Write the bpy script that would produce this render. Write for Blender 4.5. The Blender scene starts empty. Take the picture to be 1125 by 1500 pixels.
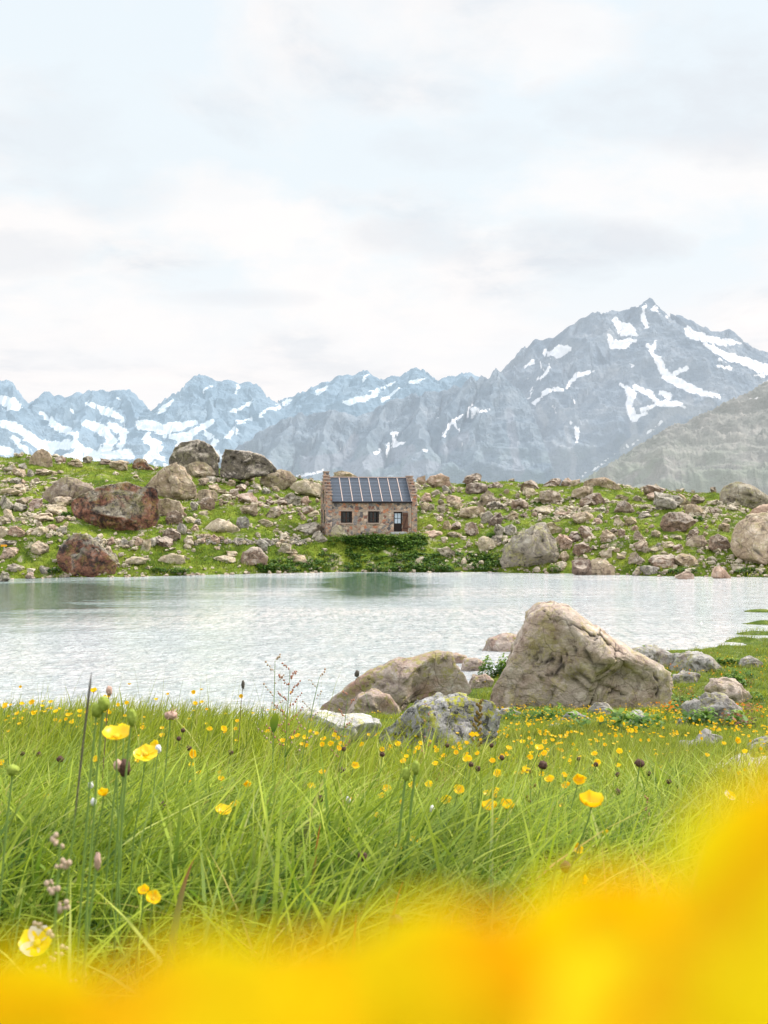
import bpy, bmesh, math, random
import numpy as np
from mathutils import Vector, Matrix

random.seed(7)
rng = np.random.default_rng(7)
sc = bpy.context.scene
COL = sc.collection
F, CX, CY, CAMZ = 1459.0, 562.5, 750.0, 5.5      # focal length in photo pixels, principal point, eye height over the lake

# ------------------------------------------------------------------ helpers
def tag(o, label=None, cat=None, group=None, kind=None):
    if label: o['label'] = label
    if cat: o['category'] = cat
    if group: o['group'] = group
    if kind: o['kind'] = kind
    return o

def link(name, me, mat=None, parent=None, loc=(0, 0, 0)):
    o = bpy.data.objects.new(name, me)
    COL.objects.link(o)
    o.location = loc
    if parent is not None: o.parent = parent
    if mat is not None and me is not None and not me.materials: me.materials.append(mat)
    return o

def empty(name, loc=(0, 0, 0), rz=0.0):
    o = bpy.data.objects.new(name, None)
    COL.objects.link(o)
    o.location = loc; o.rotation_euler = (0, 0, rz); o.empty_display_size = 0.1
    return o

def copy_tree(o, parent=None):
    c = o.copy(); COL.objects.link(c)
    c.parent = parent
    for ch in list(o.children): copy_tree(ch, c)
    return c

def np_mesh(name, V, Fc, smooth=True, attrs=None, col=None):
    """V (n,3), Fc (m,k) with constant k"""
    me = bpy.data.meshes.new(name)
    V = np.ascontiguousarray(V, dtype=np.float32); Fc = np.ascontiguousarray(Fc, dtype=np.int32)
    m, k = Fc.shape
    me.vertices.add(len(V)); me.vertices.foreach_set('co', V.ravel())
    me.loops.add(m * k); me.loops.foreach_set('vertex_index', Fc.ravel())
    me.polygons.add(m)
    me.polygons.foreach_set('loop_start', np.arange(0, m * k, k, dtype=np.int32))
    me.polygons.foreach_set('loop_total', np.full(m, k, dtype=np.int32))
    me.polygons.foreach_set('use_smooth', np.full(m, smooth, dtype=bool))
    if attrs:
        for an, av in attrs.items():
            a = me.attributes.new(an, 'FLOAT', 'POINT')
            a.data.foreach_set('value', np.ascontiguousarray(av, dtype=np.float32).ravel())
    if col is not None:
        a = me.attributes.new('Col', 'FLOAT_COLOR', 'POINT')
        a.data.foreach_set('color', np.ascontiguousarray(col, dtype=np.float32).ravel())
    me.update(calc_edges=True)
    return me

def grid_faces(nu, nv):
    i = np.arange(nu - 1)[:, None] * nv + np.arange(nv - 1)[None, :]
    i = i.ravel()
    return np.stack([i, i + nv, i + nv + 1, i + 1], 1)

def sstep(a, b, x):
    t = np.clip((x - a) / (b - a), 0, 1)
    return t * t * (3 - 2 * t)

# lattice noise
_P = rng.permutation(4096)
_G = rng.uniform(-1, 1, 4096)
def _h(ix, iy, iz):
    return _G[_P[(_P[(_P[ix & 4095] + iy) & 4095] + iz) & 4095]]
def vnoise(x, y, z=None):
    x = np.asarray(x, float); y = np.asarray(y, float)
    z = np.zeros_like(x) if z is None else np.asarray(z, float)
    x, y, z = np.broadcast_arrays(x, y, z)
    ix = np.floor(x).astype(np.int64); iy = np.floor(y).astype(np.int64); iz = np.floor(z).astype(np.int64)
    fx, fy, fz = x - ix, y - iy, z - iz
    u = fx * fx * fx * (fx * (fx * 6 - 15) + 10); v = fy * fy * fy * (fy * (fy * 6 - 15) + 10); w = fz * fz * (3 - 2 * fz)
    def L(a, b, t): return a + (b - a) * t
    c = [[[_h(ix + i, iy + j, iz + k) for k in (0, 1)] for j in (0, 1)] for i in (0, 1)]
    return L(L(L(c[0][0][0], c[1][0][0], u), L(c[0][1][0], c[1][1][0], u), v),
             L(L(c[0][0][1], c[1][0][1], u), L(c[0][1][1], c[1][1][1], u), v), w)
def fbm(x, y, z=None, o=4, g=0.5):
    s, a, f = 0, 1.0, 1.0
    for k in range(o):
        s = s + a * vnoise(x * f + 17.3 * k, y * f + 5.1 * k, None if z is None else z * f + 9.7 * k); a *= g; f *= 2.03
    return s
def ridged(x, y, z=None, o=5, g=0.55):
    s, a, f = 0, 1.0, 1.0
    for k in range(o):
        n = 1 - np.abs(vnoise(x * f + 31.3 * k, y * f + 7.7 * k, None if z is None else z * f))
        s = s + a * (n * n - 0.5); a *= g; f *= 2.07
    return s

# ------------------------------------------------------------------ node materials
class NT:
    def __init__(s, name):
        s.m = bpy.data.materials.new(name); s.m.use_nodes = True
        s.t = s.m.node_tree; s.t.nodes.clear()
        s.out = s.t.nodes.new('ShaderNodeOutputMaterial')
    def n(s, typ, **kw):
        nd = s.t.nodes.new(typ)
        for k, v in kw.items():
            if k.startswith('i_'):
                key = k[2:].replace('_', ' ')
                nd.inputs[key].default_value = v
            else: setattr(nd, k, v)
        return nd
    def l(s, a, b): s.t.links.new(a, b)
    def noise(s, vec, scale, detail=6, rough=0.6, dist=0.0):
        nd = s.n('ShaderNodeTexNoise'); nd.inputs['Scale'].default_value = scale
        nd.inputs['Detail'].default_value = detail; nd.inputs['Roughness'].default_value = rough
        nd.inputs['Distortion'].default_value = dist
        s.l(vec, nd.inputs['Vector']); return nd.outputs['Fac']
    def vor(s, vec, scale, feature='F1', rnd=1.0):
        nd = s.n('ShaderNodeTexVoronoi', feature=feature); nd.inputs['Scale'].default_value = scale
        nd.inputs['Randomness'].default_value = rnd
        s.l(vec, nd.inputs['Vector']); return nd
    def ramp(s, fac, stops, interp='LINEAR'):
        nd = s.n('ShaderNodeValToRGB'); cr = nd.color_ramp; cr.interpolation = interp
        while len(cr.elements) < len(stops): cr.elements.new(0.5)
        for e, (p, c) in zip(cr.elements, stops):
            e.position = p; e.color = (c, c, c, 1) if isinstance(c, (int, float)) else (*c, 1)
        s.l(fac, nd.inputs['Fac']); return nd.outputs['Color']
    def mix(s, fac, a, b, mode='MIX'):
        nd = s.n('ShaderNodeMix', data_type='RGBA', blend_type=mode)
        for sock, v in ((nd.inputs[0], fac), (nd.inputs[6], a), (nd.inputs[7], b)):
            if isinstance(v, (int, float)): sock.default_value = v
            elif isinstance(v, tuple): sock.default_value = (*v, 1)
            else: s.l(v, sock)
        return nd.outputs[2]
    def math(s, op, a, b=0.0, c=None):
        nd = s.n('ShaderNodeMath', operation=op)
        for i, v in enumerate((a, b) if c is None else (a, b, c)):
            if isinstance(v, (int, float)): nd.inputs[i].default_value = v
            else: s.l(v, nd.inputs[i])
        return nd.outputs[0]
    def warp(s, vec, scale, amt):
        nd = s.n('ShaderNodeTexNoise'); nd.inputs['Scale'].default_value = scale; nd.inputs['Detail'].default_value = 3
        s.l(vec, nd.inputs['Vector'])
        a = s.n('ShaderNodeVectorMath', operation='SUBTRACT'); s.l(nd.outputs['Color'], a.inputs[0]); a.inputs[1].default_value = (.5, .5, .5)
        b = s.n('ShaderNodeVectorMath', operation='MULTIPLY_ADD'); s.l(a.outputs[0], b.inputs[0])
        b.inputs[1].default_value = (amt, amt, amt); s.l(vec, b.inputs[2]); return b.outputs[0]
    def mapping(s, vec, scale):
        nd = s.n('ShaderNodeMapping'); nd.inputs['Scale'].default_value = scale; s.l(vec, nd.inputs['Vector']); return nd.outputs[0]
    def pos(s): return s.n('ShaderNodeNewGeometry').outputs['Position']
    def obj(s): return s.n('ShaderNodeTexCoord').outputs['Object']
    def bump(s, h, strength, dist, prev=None):
        nd = s.n('ShaderNodeBump'); nd.inputs['Strength'].default_value = strength; nd.inputs['Distance'].default_value = dist
        s.l(h, nd.inputs['Height'])
        if prev is not None: s.l(prev, nd.inputs['Normal'])
        return nd.outputs['Normal']
    def pbr(s, color, rough=0.9, spec=0.25, normal=None, metallic=0.0):
        nd = s.n('ShaderNodeBsdfPrincipled')
        for key, v in (('Base Color', color), ('Roughness', rough), ('Specular IOR Level', spec), ('Metallic', metallic)):
            if isinstance(v, tuple): nd.inputs[key].default_value = (*v, 1)
            elif isinstance(v, (int, float)): nd.inputs[key].default_value = v
            else: s.l(v, nd.inputs[key])
        if normal is not None: s.l(normal, nd.inputs['Normal'])
        return nd
    def done(s, bsdf): s.l(bsdf.outputs[0], s.out.inputs['Surface']); return s.m

def simple(name, c, rough=0.8, spec=0.3, var=0.15, scale=3.0, metallic=0.0):
    t = NT(name); p = t.obj(); n = t.noise(p, scale, 4)
    a = tuple(min(1, v * (1 + var)) for v in c); b = tuple(v * (1 - var) for v in c)
    return t.done(t.pbr(t.mix(n, b, a), rough, spec, t.bump(n, 0.3, 0.01), metallic))

def rock_mat(name, dark, mid, light, s=1.0, lichen=0.0, lcol=(.42, .40, .06), black=0.0, pink=0.0, red=0.0, white=0.0, crack=0.5, coords='world', strata=0.0, top=None):
    t = NT(name)
    p = t.pos() if coords == 'world' else t.obj()
    pw = t.warp(p, 0.8 * s, 0.5 / s)
    n1 = t.noise(pw, 1.3 * s, 10, 0.68)
    col = t.ramp(n1, [(0.36, dark), (0.455, mid), (0.53, mid), (0.62, light)])
    oi = t.n('ShaderNodeObjectInfo')
    tint = t.ramp(oi.outputs['Random'], [(0, (.80, .78, .80)), (0.35, (1.0, .97, .92)), (0.7, (1.08, 1.0, .90)), (1, (1.22, 1.18, 1.12))])
    if coords == 'world': col = t.mix(1.0, col, tint, 'MULTIPLY')
    n2 = t.noise(p, 0.55 * s, 5, 0.55)
    if pink: col = t.mix(t.ramp(n2, [(0.46, 0.0), (0.60, pink)]), col, (.36, .20, .15))
    if red:
        n5 = t.noise(pw, 0.45 * s, 8, 0.7)
        rcol = t.ramp(n1, [(0.34, (.04, .022, .018)), (0.46, (.19, .085, .058)), (0.58, (.36, .17, .11)), (0.70, (.46, .34, .28))])
        nz = t.n('ShaderNodeSeparateXYZ'); g = t.n('ShaderNodeNewGeometry'); t.l(g.outputs['Normal'], nz.inputs[0])
        side = t.ramp(t.math('ADD', nz.outputs['Z'], t.math('MULTIPLY', t.math('SUBTRACT', n5, 0.5), 1.6)), [(0.10, 1.0), (0.42, 0.0)])
        col = t.mix(t.math('MULTIPLY', side, red), col, rcol)
    if top:  # painted top light: upward faces mixed to a paler tone
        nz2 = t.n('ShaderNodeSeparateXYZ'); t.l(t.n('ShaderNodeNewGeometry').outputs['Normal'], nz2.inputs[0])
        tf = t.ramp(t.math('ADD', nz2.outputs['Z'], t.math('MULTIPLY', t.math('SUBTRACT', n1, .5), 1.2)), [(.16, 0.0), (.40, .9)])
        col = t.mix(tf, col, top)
    if white: col = t.mix(t.ramp(t.noise(pw, 0.9 * s, 8, 0.7), [(0.44, 0.0), (0.56, white)]), col, (.62, .60, .56))
    if black:
        nb = t.noise(pw, 2.2 * s, 9, 0.75)
        col = t.mix(t.ramp(nb, [(0.50, 0.0), (0.58, black)]), col, (.035, .033, .035))
    if lichen:
        nl = t.noise(pw, 3.1 * s, 10, 0.72)
        nm = t.noise(p, 0.7 * s, 3, 0.5)
        f = t.ramp(t.math('ADD', nl, t.math('MULTIPLY', t.math('SUBTRACT', nm, .5), .5)), [(0.52, 0.0), (0.60, lichen)])
        col = t.mix(f, col, lcol)
    # cracks, and crevice shade painted into the colour
    vd = t.vor(t.warp(p, 1.1 * s, 0.9 / s), 0.55 * s, 'DISTANCE_TO_EDGE').outputs['Distance']
    cr = t.ramp(vd, [(0.0, 0.0), (0.028, 1.0)])
    col = t.mix(t.math('MULTIPLY', t.math('SUBTRACT', 1.0, cr), crack), col, (.04, .034, .03))
    ck = t.n('ShaderNodeAttribute', attribute_name='crk').outputs['Fac']
    col = t.mix(t.ramp(ck, [(.25, 0.0), (.75, .85)]), col, (.035, .028, .024))
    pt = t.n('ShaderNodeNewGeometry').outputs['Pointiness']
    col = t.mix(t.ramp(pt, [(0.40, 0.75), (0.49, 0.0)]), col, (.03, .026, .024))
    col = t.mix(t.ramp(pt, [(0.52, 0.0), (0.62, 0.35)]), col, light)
    h = t.math('ADD', t.math('MULTIPLY', t.noise(pw, 2.0 * s, 12, 0.7), 1.0), t.math('MULTIPLY', cr, 0.25 * crack))
    vf = t.vor(t.warp(p, 1.6 * s, 0.4 / s), 1.6 * s, 'F1').outputs['Distance']
    h = t.math('ADD', h, t.math('MULTIPLY', vf, 0.35))
    if strata:
        z = t.mapping(pw, (0.25 * s, 0.25 * s, 2.2 * s))
        h = t.math('ADD', h, t.math('MULTIPLY', t.noise(z, 1.0, 6, 0.6), strata))
    nrm = t.bump(h, 0.75, 0.45 / s)
    return t.done(t.pbr(col, 0.92, 0.15, nrm))

M = {}
# albedos
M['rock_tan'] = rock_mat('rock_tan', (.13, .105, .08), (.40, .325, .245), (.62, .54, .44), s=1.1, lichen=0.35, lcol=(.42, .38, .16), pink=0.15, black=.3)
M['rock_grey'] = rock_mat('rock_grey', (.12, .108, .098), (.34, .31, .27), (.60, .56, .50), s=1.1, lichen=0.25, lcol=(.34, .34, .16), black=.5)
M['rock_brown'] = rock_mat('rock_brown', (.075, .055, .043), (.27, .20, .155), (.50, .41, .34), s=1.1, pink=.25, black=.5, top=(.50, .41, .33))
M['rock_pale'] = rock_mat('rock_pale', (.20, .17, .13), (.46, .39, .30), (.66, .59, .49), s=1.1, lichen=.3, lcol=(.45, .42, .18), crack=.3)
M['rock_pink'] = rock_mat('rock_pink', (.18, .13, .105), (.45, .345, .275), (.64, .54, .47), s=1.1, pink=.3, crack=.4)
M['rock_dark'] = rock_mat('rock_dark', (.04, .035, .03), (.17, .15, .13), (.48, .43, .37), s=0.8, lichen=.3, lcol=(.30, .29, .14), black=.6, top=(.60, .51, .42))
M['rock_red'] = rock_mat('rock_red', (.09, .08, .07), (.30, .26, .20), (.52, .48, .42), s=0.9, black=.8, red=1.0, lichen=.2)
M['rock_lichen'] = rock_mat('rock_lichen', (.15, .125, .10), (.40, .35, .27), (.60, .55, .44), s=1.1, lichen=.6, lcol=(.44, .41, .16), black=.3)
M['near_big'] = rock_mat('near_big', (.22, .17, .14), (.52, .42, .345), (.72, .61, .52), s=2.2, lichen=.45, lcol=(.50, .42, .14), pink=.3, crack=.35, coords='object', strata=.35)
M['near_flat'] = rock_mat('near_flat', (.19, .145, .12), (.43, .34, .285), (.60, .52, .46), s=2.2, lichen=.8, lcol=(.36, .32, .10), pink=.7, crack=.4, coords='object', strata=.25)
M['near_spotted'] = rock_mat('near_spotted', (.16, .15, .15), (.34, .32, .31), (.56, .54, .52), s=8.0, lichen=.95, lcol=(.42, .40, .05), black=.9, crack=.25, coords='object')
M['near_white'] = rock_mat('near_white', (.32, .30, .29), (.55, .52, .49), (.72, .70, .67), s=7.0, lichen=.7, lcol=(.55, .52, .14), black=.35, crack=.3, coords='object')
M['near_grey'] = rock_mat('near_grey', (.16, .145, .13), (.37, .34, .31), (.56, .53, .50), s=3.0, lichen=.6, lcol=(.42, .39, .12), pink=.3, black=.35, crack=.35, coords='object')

def leaf_mat(name, ramp, base=(.02, .05, .01), trans=0.45, world_var=None, rough=0.55):
    """ramp over the per-blade random value; the blade base is darker and cooler"""
    t = NT(name)
    a = t.n('ShaderNodeAttribute', attribute_name='Col'); sp = t.n('ShaderNodeSeparateColor'); t.l(a.outputs['Color'], sp.inputs[0])
    col = t.ramp(sp.outputs[0], ramp)
    col = t.mix(t.ramp(sp.outputs[1], [(0.0, 0.95), (0.65, 0.0)]), col, base)  # blade foot darkened to paint the shade deep in the grass
    if not world_var:
        n = t.noise(t.pos(), 5.0, 3, .6)
        col = t.mix(t.ramp(n, [(.42, .75), (.55, 0.0)]), col, (.035, .10, .012))
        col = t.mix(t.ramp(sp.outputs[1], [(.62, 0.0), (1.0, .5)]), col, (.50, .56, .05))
    if world_var:
        n = t.noise(t.pos(), world_var, 4, .6)
        col = t.mix(t.ramp(n, [(0.38, 0.0), (0.62, 0.6)]), col, (.23, .24, .035))
    p = t.pbr(col, rough, 0.3)
    tr = t.n('ShaderNodeBsdfTranslucent'); t.l(col, tr.inputs['Color'])
    mx = t.n('ShaderNodeMixShader'); mx.inputs[0].default_value = trans
    t.l(p.outputs[0], mx.inputs[1]); t.l(tr.outputs[0], mx.inputs[2])
    t.l(mx.outputs[0], t.out.inputs['Surface']); return t.m

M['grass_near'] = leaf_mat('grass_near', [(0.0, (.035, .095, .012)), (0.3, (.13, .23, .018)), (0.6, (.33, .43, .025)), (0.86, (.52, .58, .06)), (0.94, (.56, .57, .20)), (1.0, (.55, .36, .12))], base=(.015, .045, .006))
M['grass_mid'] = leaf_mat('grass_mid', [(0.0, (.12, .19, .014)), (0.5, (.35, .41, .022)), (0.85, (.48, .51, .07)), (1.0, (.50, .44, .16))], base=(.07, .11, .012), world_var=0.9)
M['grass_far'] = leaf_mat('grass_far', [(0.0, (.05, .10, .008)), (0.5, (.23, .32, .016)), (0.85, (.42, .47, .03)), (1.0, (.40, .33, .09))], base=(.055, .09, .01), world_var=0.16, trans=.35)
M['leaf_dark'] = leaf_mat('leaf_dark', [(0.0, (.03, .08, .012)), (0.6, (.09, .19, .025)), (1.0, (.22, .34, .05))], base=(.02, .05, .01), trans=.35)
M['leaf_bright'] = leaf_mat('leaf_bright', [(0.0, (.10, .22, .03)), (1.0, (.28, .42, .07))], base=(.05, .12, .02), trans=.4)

M['straw'] = leaf_mat('straw', [(0.0, (.45, .36, .16)), (0.6, (.60, .52, .28)), (1.0, (.50, .25, .09))], base=(.12, .12, .04))
def petal_mat(name, inner, outer, trans=0.4, rough=.35):
    t = NT(name)
    a = t.n('ShaderNodeAttribute', attribute_name='Col'); sp = t.n('ShaderNodeSeparateColor'); t.l(a.outputs['Color'], sp.inputs[0])
    col = t.mix(t.ramp(sp.outputs[1], [(.62, 0.0), (1.0, 1.0)]), inner, outer)
    oi = t.n('ShaderNodeObjectInfo')
    if 'close' not in name: col = t.mix(1.0, col, t.ramp(oi.outputs['Random'], [(0, (1, .92, 1)), (.5, (1, 1, 1)), (1, (1.05, 1.12, 1.5))]), 'MULTIPLY')
    p = t.pbr(col, rough, .4)
    tr = t.n('ShaderNodeBsdfTranslucent'); t.l(col, tr.inputs['Color'])
    mx = t.n('ShaderNodeMixShader'); mx.inputs[0].default_value = trans
    t.l(p.outputs[0], mx.inputs[1]); t.l(tr.outputs[0], mx.inputs[2])
    t.l(mx.outputs[0], t.out.inputs['Surface']); return t.m
M['petal'] = petal_mat('petal_yellow', (.92, .60, .004), (.96, .74, .02))
M['petal_white'] = petal_mat('petal_white', (.7, .68, .55), (.82, .80, .76))
M['petal_close'] = petal_mat('petal_close', (.98, .84, .0), (.98, .56, .0), trans=.5, rough=.7)
M['stamen'] = simple('stamen', (.62, .42, .02), var=.4, scale=400)
M['stem'] = simple('stem_green', (.18, .27, .06), var=.3, scale=20, rough=.6)
M['stem_brown'] = simple('stem_brown', (.17, .10, .07), var=.3, scale=20)
M['bud'] = simple('bud_green', (.28, .34, .05), var=.4, scale=300)
M['brown_head'] = simple('brown_head', (.09, .045, .03), var=.6, scale=250)
M['dark_head'] = simple('dark_head', (.10, .085, .07), var=.5, scale=300)
M['pink_head'] = simple('pink_head', (.50, .32, .25), var=.4, scale=200)
M['seed_red'] = simple('seed_red', (.45, .20, .13), var=.4, scale=200)
M['seed_tan'] = simple('seed_tan', (.50, .36, .26), var=.4, scale=100)
M['seed_olive'] = simple('seed_olive', (.20, .13, .03), var=.6, scale=80)

# ------------------------------------------------------------------ terrain functions (metres, lake level z = 0, looking along +Y)
def near_shore(x):
    return np.interp(x, [-6, -1.7, .7, 3.3, 5, 7, 10.6, 13, 17, 30, 60], [27, 28, 29.5, 33, 36, 37, 39.5, 40, 44, 60, 85])
ISLETS = [(18.9, 49.0, 1.6, .7), (21.2, 55.0, 1.8, .7), (16.9, 44.8, 1.5, .5), (15.4, 42.3, 1.2, .45), (20.5, 44.5, 2.4, .9), (18.2, 42.6, 2.6, .8)]
def H_near(x, y):
    x = np.asarray(x, float); y = np.asarray(y, float)
    yc = np.maximum(y, -4)
    slope = 5.15 - .188 * yc
    ys = near_shore(x)
    bank = np.where(y < 25, .45, .45 * (1 - (y - 25) / np.maximum(ys - 25, 1)))
    bank = np.where(y > ys, -.07 * (y - ys), bank)
    zr = np.where(y < 25, slope, bank)
    zr = np.maximum(zr, -1.5)
    zl = np.where(y < 5.4, slope + .21 * sstep(2.2, 5, y), 5.15 - .188 * 5.4 + .21 - .44 * (y - 5.4))
    zl = np.maximum(zl, -1.5)
    L = sstep(-.03, -.095, x / np.maximum(y, 2.5))
    z = zr * (1 - L) + zl * L
    amp = .10 * sstep(2.5, 9, y) * (1 - .8 * sstep(25, 34, y))
    z = z + amp * fbm(x * .8, y * .8, o=3) + .010 * fbm(x * 4, y * 4, o=2)
    isl = np.zeros_like(z)
    for ix, iy, rx, ry in ISLETS:
        isl = np.maximum(isl, (.16 - .24 * (((x - ix) / rx) ** 2 + ((y - iy) / ry) ** 2)) + .05 * fbm(x * 2.5, y * 2.5, o=2))
    z = np.where((z < .1) & (isl > 0), np.maximum(z, isl), z)
    return z

HX, HY, HROT = (478 - CX) / F * 96, 96.0, math.radians(10)   # front-left corner of the hut
def far_shore(x):
    px = x / 86 * F + CX
    s = np.interp(px, [-400, 0, 200, 300, 470, 720, 830, 1000, 1125, 1500], [80, 82, 84.5, 86.8, 91, 91, 89, 84.8, 84, 84])
    return s + .5 * vnoise(x * .35, x * 0) + .25 * vnoise(x * 1.3, x * 0 + 4)
def H_far(x, y):
    x = np.asarray(x, float); y = np.asarray(y, float)
    ys = far_shore(x); t = (y - ys) / 34.0
    px = x / 120 * F + CX
    cz = np.interp(px, [-400, 0, 60, 120, 190, 240, 300, 420, 470, 560, 700, 800, 900, 1000, 1125, 1500],
                   [11.5, 11.2, 11.6, 11.4, 10.9, 10.6, 10.8, 9.9, 9.5, 9.3, 9.4, 8.9, 8.5, 7.7, 6.9, 6.5])
    f = np.interp(t, [-3, -.1, 0, .02, .05, .147, .3, .5, .75, 1.0, 1.25, 2, 4, 20], [-.6, -.12, 0, .05, .085, .29, .45, .62, .81, 1.0, .97, .2, -3, -6])
    z = cz * f
    k = sstep(.04, .2, t)
    z = z + k * (.55 * fbm(x * .13, y * .13, o=3) + .16 * fbm(x * .6, y * .6, o=3)) + .06 * sstep(0, .05, t) * fbm(x * 2, y * 2, o=2)
    # levelled platform of the hut
    c, s = math.cos(-HROT), math.sin(-HROT)
    lx = (x - HX) * c - (y - HY) * s; ly = (x - HX) * s + (y - HY) * c
    dx = np.maximum(np.maximum(-lx - .3, lx - 9.3), 0); dy = np.maximum(np.maximum(-ly - .35, ly - 5.5), 0)
    w = 1 - sstep(0, 1.6, np.hypot(dx, dy))
    return z * (1 - w) + (3.12 + .035 * lx) * w

def hit(px, py, far=True, dmin=None, dmax=None):
    fn = H_far if far else H_near
    d = np.linspace(dmin or (78 if far else .5), dmax or (135 if far else 60), 3000)
    rx, rz = (px - CX) / F, (CY - py) / F
    zz = np.maximum(fn(rx * d, d), 0.0)
    gap = zz - (CAMZ + rz * d)
    ok = np.nonzero(gap >= 0)[0]
    i = ok[0] if len(ok) else int(np.argmax(gap / d))
    return float(rx * d[i]), float(d[i]), float(zz[i])

# ------------------------------------------------------------------ ground sheets
def ground_material(name, a, b, c, scale, rocky=0.0):
    t = NT(name); p = t.pos()
    n = t.noise(p, scale, 6, .65); n2 = t.noise(p, scale * 5, 6, .7)
    col = t.ramp(n, [(.35, a), (.5, b), (.65, c)])
    col = t.mix(t.ramp(n2, [(.4, .55), (.6, 0.0)]), col, tuple(v * .45 for v in a))
    if rocky:
        n3 = t.noise(p, scale * 1.7, 8, .7)
        col = t.mix(t.ramp(n3, [(.56, 0.0), (.62, rocky)]), col, (.34, .29, .22))
    h = t.math('ADD', n2, t.math('MULTIPLY', t.noise(p, scale * 22, 4, .7), .5))
    return t.done(t.pbr(col, .95, .1, t.bump(h, .8, .35 / scale * .3)))
M['turf_far'] = ground_material('turf_far', (.06, .10, .012), (.15, .21, .022), (.26, .30, .04), .35, rocky=.8)
M['turf_near'] = ground_material('turf_near', (.06, .10, .014), (.12, .17, .025), (.19, .22, .045), 1.6, rocky=.25)

# near bank: polar-ish grid
vs = np.concatenate([np.linspace(-6, 0, 8), np.linspace(.12, 3, 60), np.linspace(3.1, 12, 120), np.linspace(12.2, 62, 260)])
us = np.linspace(-1, 1, 320)
Yg, Ug = np.meshgrid(vs, us, indexing='ij')
half = 3 + np.maximum(Yg, 0) * .9
Xg = Ug * half
Zg = H_near(Xg, Yg)
o = link('meadow_ground', np_mesh('meadow_ground', np.stack([Xg, Yg, Zg], -1).reshape(-1, 3), grid_faces(len(vs), len(us))[:, ::-1]), M['turf_near'])
tag(o, 'near grassy bank sloping down to the lake', kind='structure')
# far bank
vs = np.concatenate([np.linspace(70, 80, 8), np.linspace(80.3, 128, 330), np.linspace(129, 420, 90)])
us = np.concatenate([np.linspace(-160, -46, 60), np.linspace(-45.5, 55, 620), np.linspace(55.5, 160, 60)])
Yg, Xg = np.meshgrid(vs, us, indexing='ij')
o = link('hillside', np_mesh('hillside', np.stack([Xg, Yg, H_far(Xg, Yg)], -1).reshape(-1, 3), grid_faces(len(vs), len(us))[:, ::-1]), M['turf_far'])
tag(o, 'rock strewn grassy slope on the far shore', kind='structure')
# valley floor out to the horizon
R = 40000
valley = np_mesh('valley_ground', np.array([[-R, -R, -66], [R, -R, -66], [R, R, -66], [-R, R, -66]], float), np.array([[0, 1, 2, 3]]), smooth=False)
tag(link('valley_ground', valley, ground_material('valley', (.10, .14, .08), (.16, .20, .11), (.22, .24, .16), .004)), 'valley floor beyond the crest', kind='structure')

# ------------------------------------------------------------------ lake
def water_material():
    t = NT('lake_water'); p = t.pos()
    sx = t.n('ShaderNodeSeparateXYZ'); t.l(p, sx.inputs[0])
    # calm patches (less ripple, dark bank reflection painted in) near the far shore on the left and below the hut
    def blob(cx, cy, rx, ry, hard=.5):
        a = t.math('DIVIDE', t.math('SUBTRACT', sx.outputs[0], cx), rx); b = t.math('DIVIDE', t.math('SUBTRACT', sx.outputs[1], cy), ry)
        r = t.math('SQRT', t.math('ADD', t.math('MULTIPLY', a, a), t.math('MULTIPLY', b, b)))
        r = t.math('ADD', r, t.math('MULTIPLY', t.math('SUBTRACT', t.noise(t.mapping(p, (.06, .22, 1)), 1, 4, .6), .5), .7))
        return t.ramp(r, [(hard, 1.0), (1.0, 0.0)])
    calm = t.math('MAXIMUM', blob(-27, 64, 20, 26), blob(-1.2, 77, 6.2, 20))
    calm = t.math('MAXIMUM', calm, t.math('MULTIPLY', blob(-15, 77, 13, 12), .75))
    amp = t.math('SUBTRACT', 1.0, t.math('MULTIPLY', calm, .96))
    pw = t.warp(p, .7, .6)
    w1 = t.noise(t.mapping(pw, (1.1, 2.4, 1)), 1.5, 3, .55)
    w2 = t.noise(t.mapping(pw, (1.2, 2.2, 1)), 5.5, 3, .6)
    w3 = t.noise(t.mapping(pw, (.25, .5, 1)), 1.0, 2, .5)
    h = t.math('ADD', t.math('ADD', t.math('MULTIPLY', w1, 1.0), t.math('MULTIPLY', w2, .30)), t.math('MULTIPLY', w3, 1.2))
    h = t.math('MULTIPLY', h, amp)
    nrm = t.bump(h, 1.0, .6)
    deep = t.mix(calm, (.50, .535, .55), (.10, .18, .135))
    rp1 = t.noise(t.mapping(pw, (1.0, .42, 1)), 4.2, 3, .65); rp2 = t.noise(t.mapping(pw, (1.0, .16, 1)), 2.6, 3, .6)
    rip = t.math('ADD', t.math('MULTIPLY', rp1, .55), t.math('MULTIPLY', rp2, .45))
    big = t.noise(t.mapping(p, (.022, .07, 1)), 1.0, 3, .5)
    sheen_col = t.mix(t.ramp(big, [(.40, 0.0), (.6, 1.0)]), (.66, .69, .70), (.88, .82, .79))
    rc = t.mix(t.ramp(rip, [(.40, 0.0), (.56, 1.0)]), (.56, .595, .605), sheen_col)  # sky glare, glints and warm sheen painted into the water colour
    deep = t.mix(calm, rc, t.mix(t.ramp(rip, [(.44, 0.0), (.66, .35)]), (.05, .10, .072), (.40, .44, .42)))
    b = t.pbr(deep, .06, .5, nrm); b.inputs['IOR'].default_value = 1.33
    return t.done(b)
nxw, nyw = 2, 2
wv = np.array([[-400, 8, 0], [400, 8, 0], [400, 104, 0], [-400, 104, 0]], float)
tag(link('lake_water', np_mesh('lake_water', wv, np.array([[0, 1, 2, 3]]), smooth=False), water_material()), 'rippled mountain lake', kind='structure')

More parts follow.
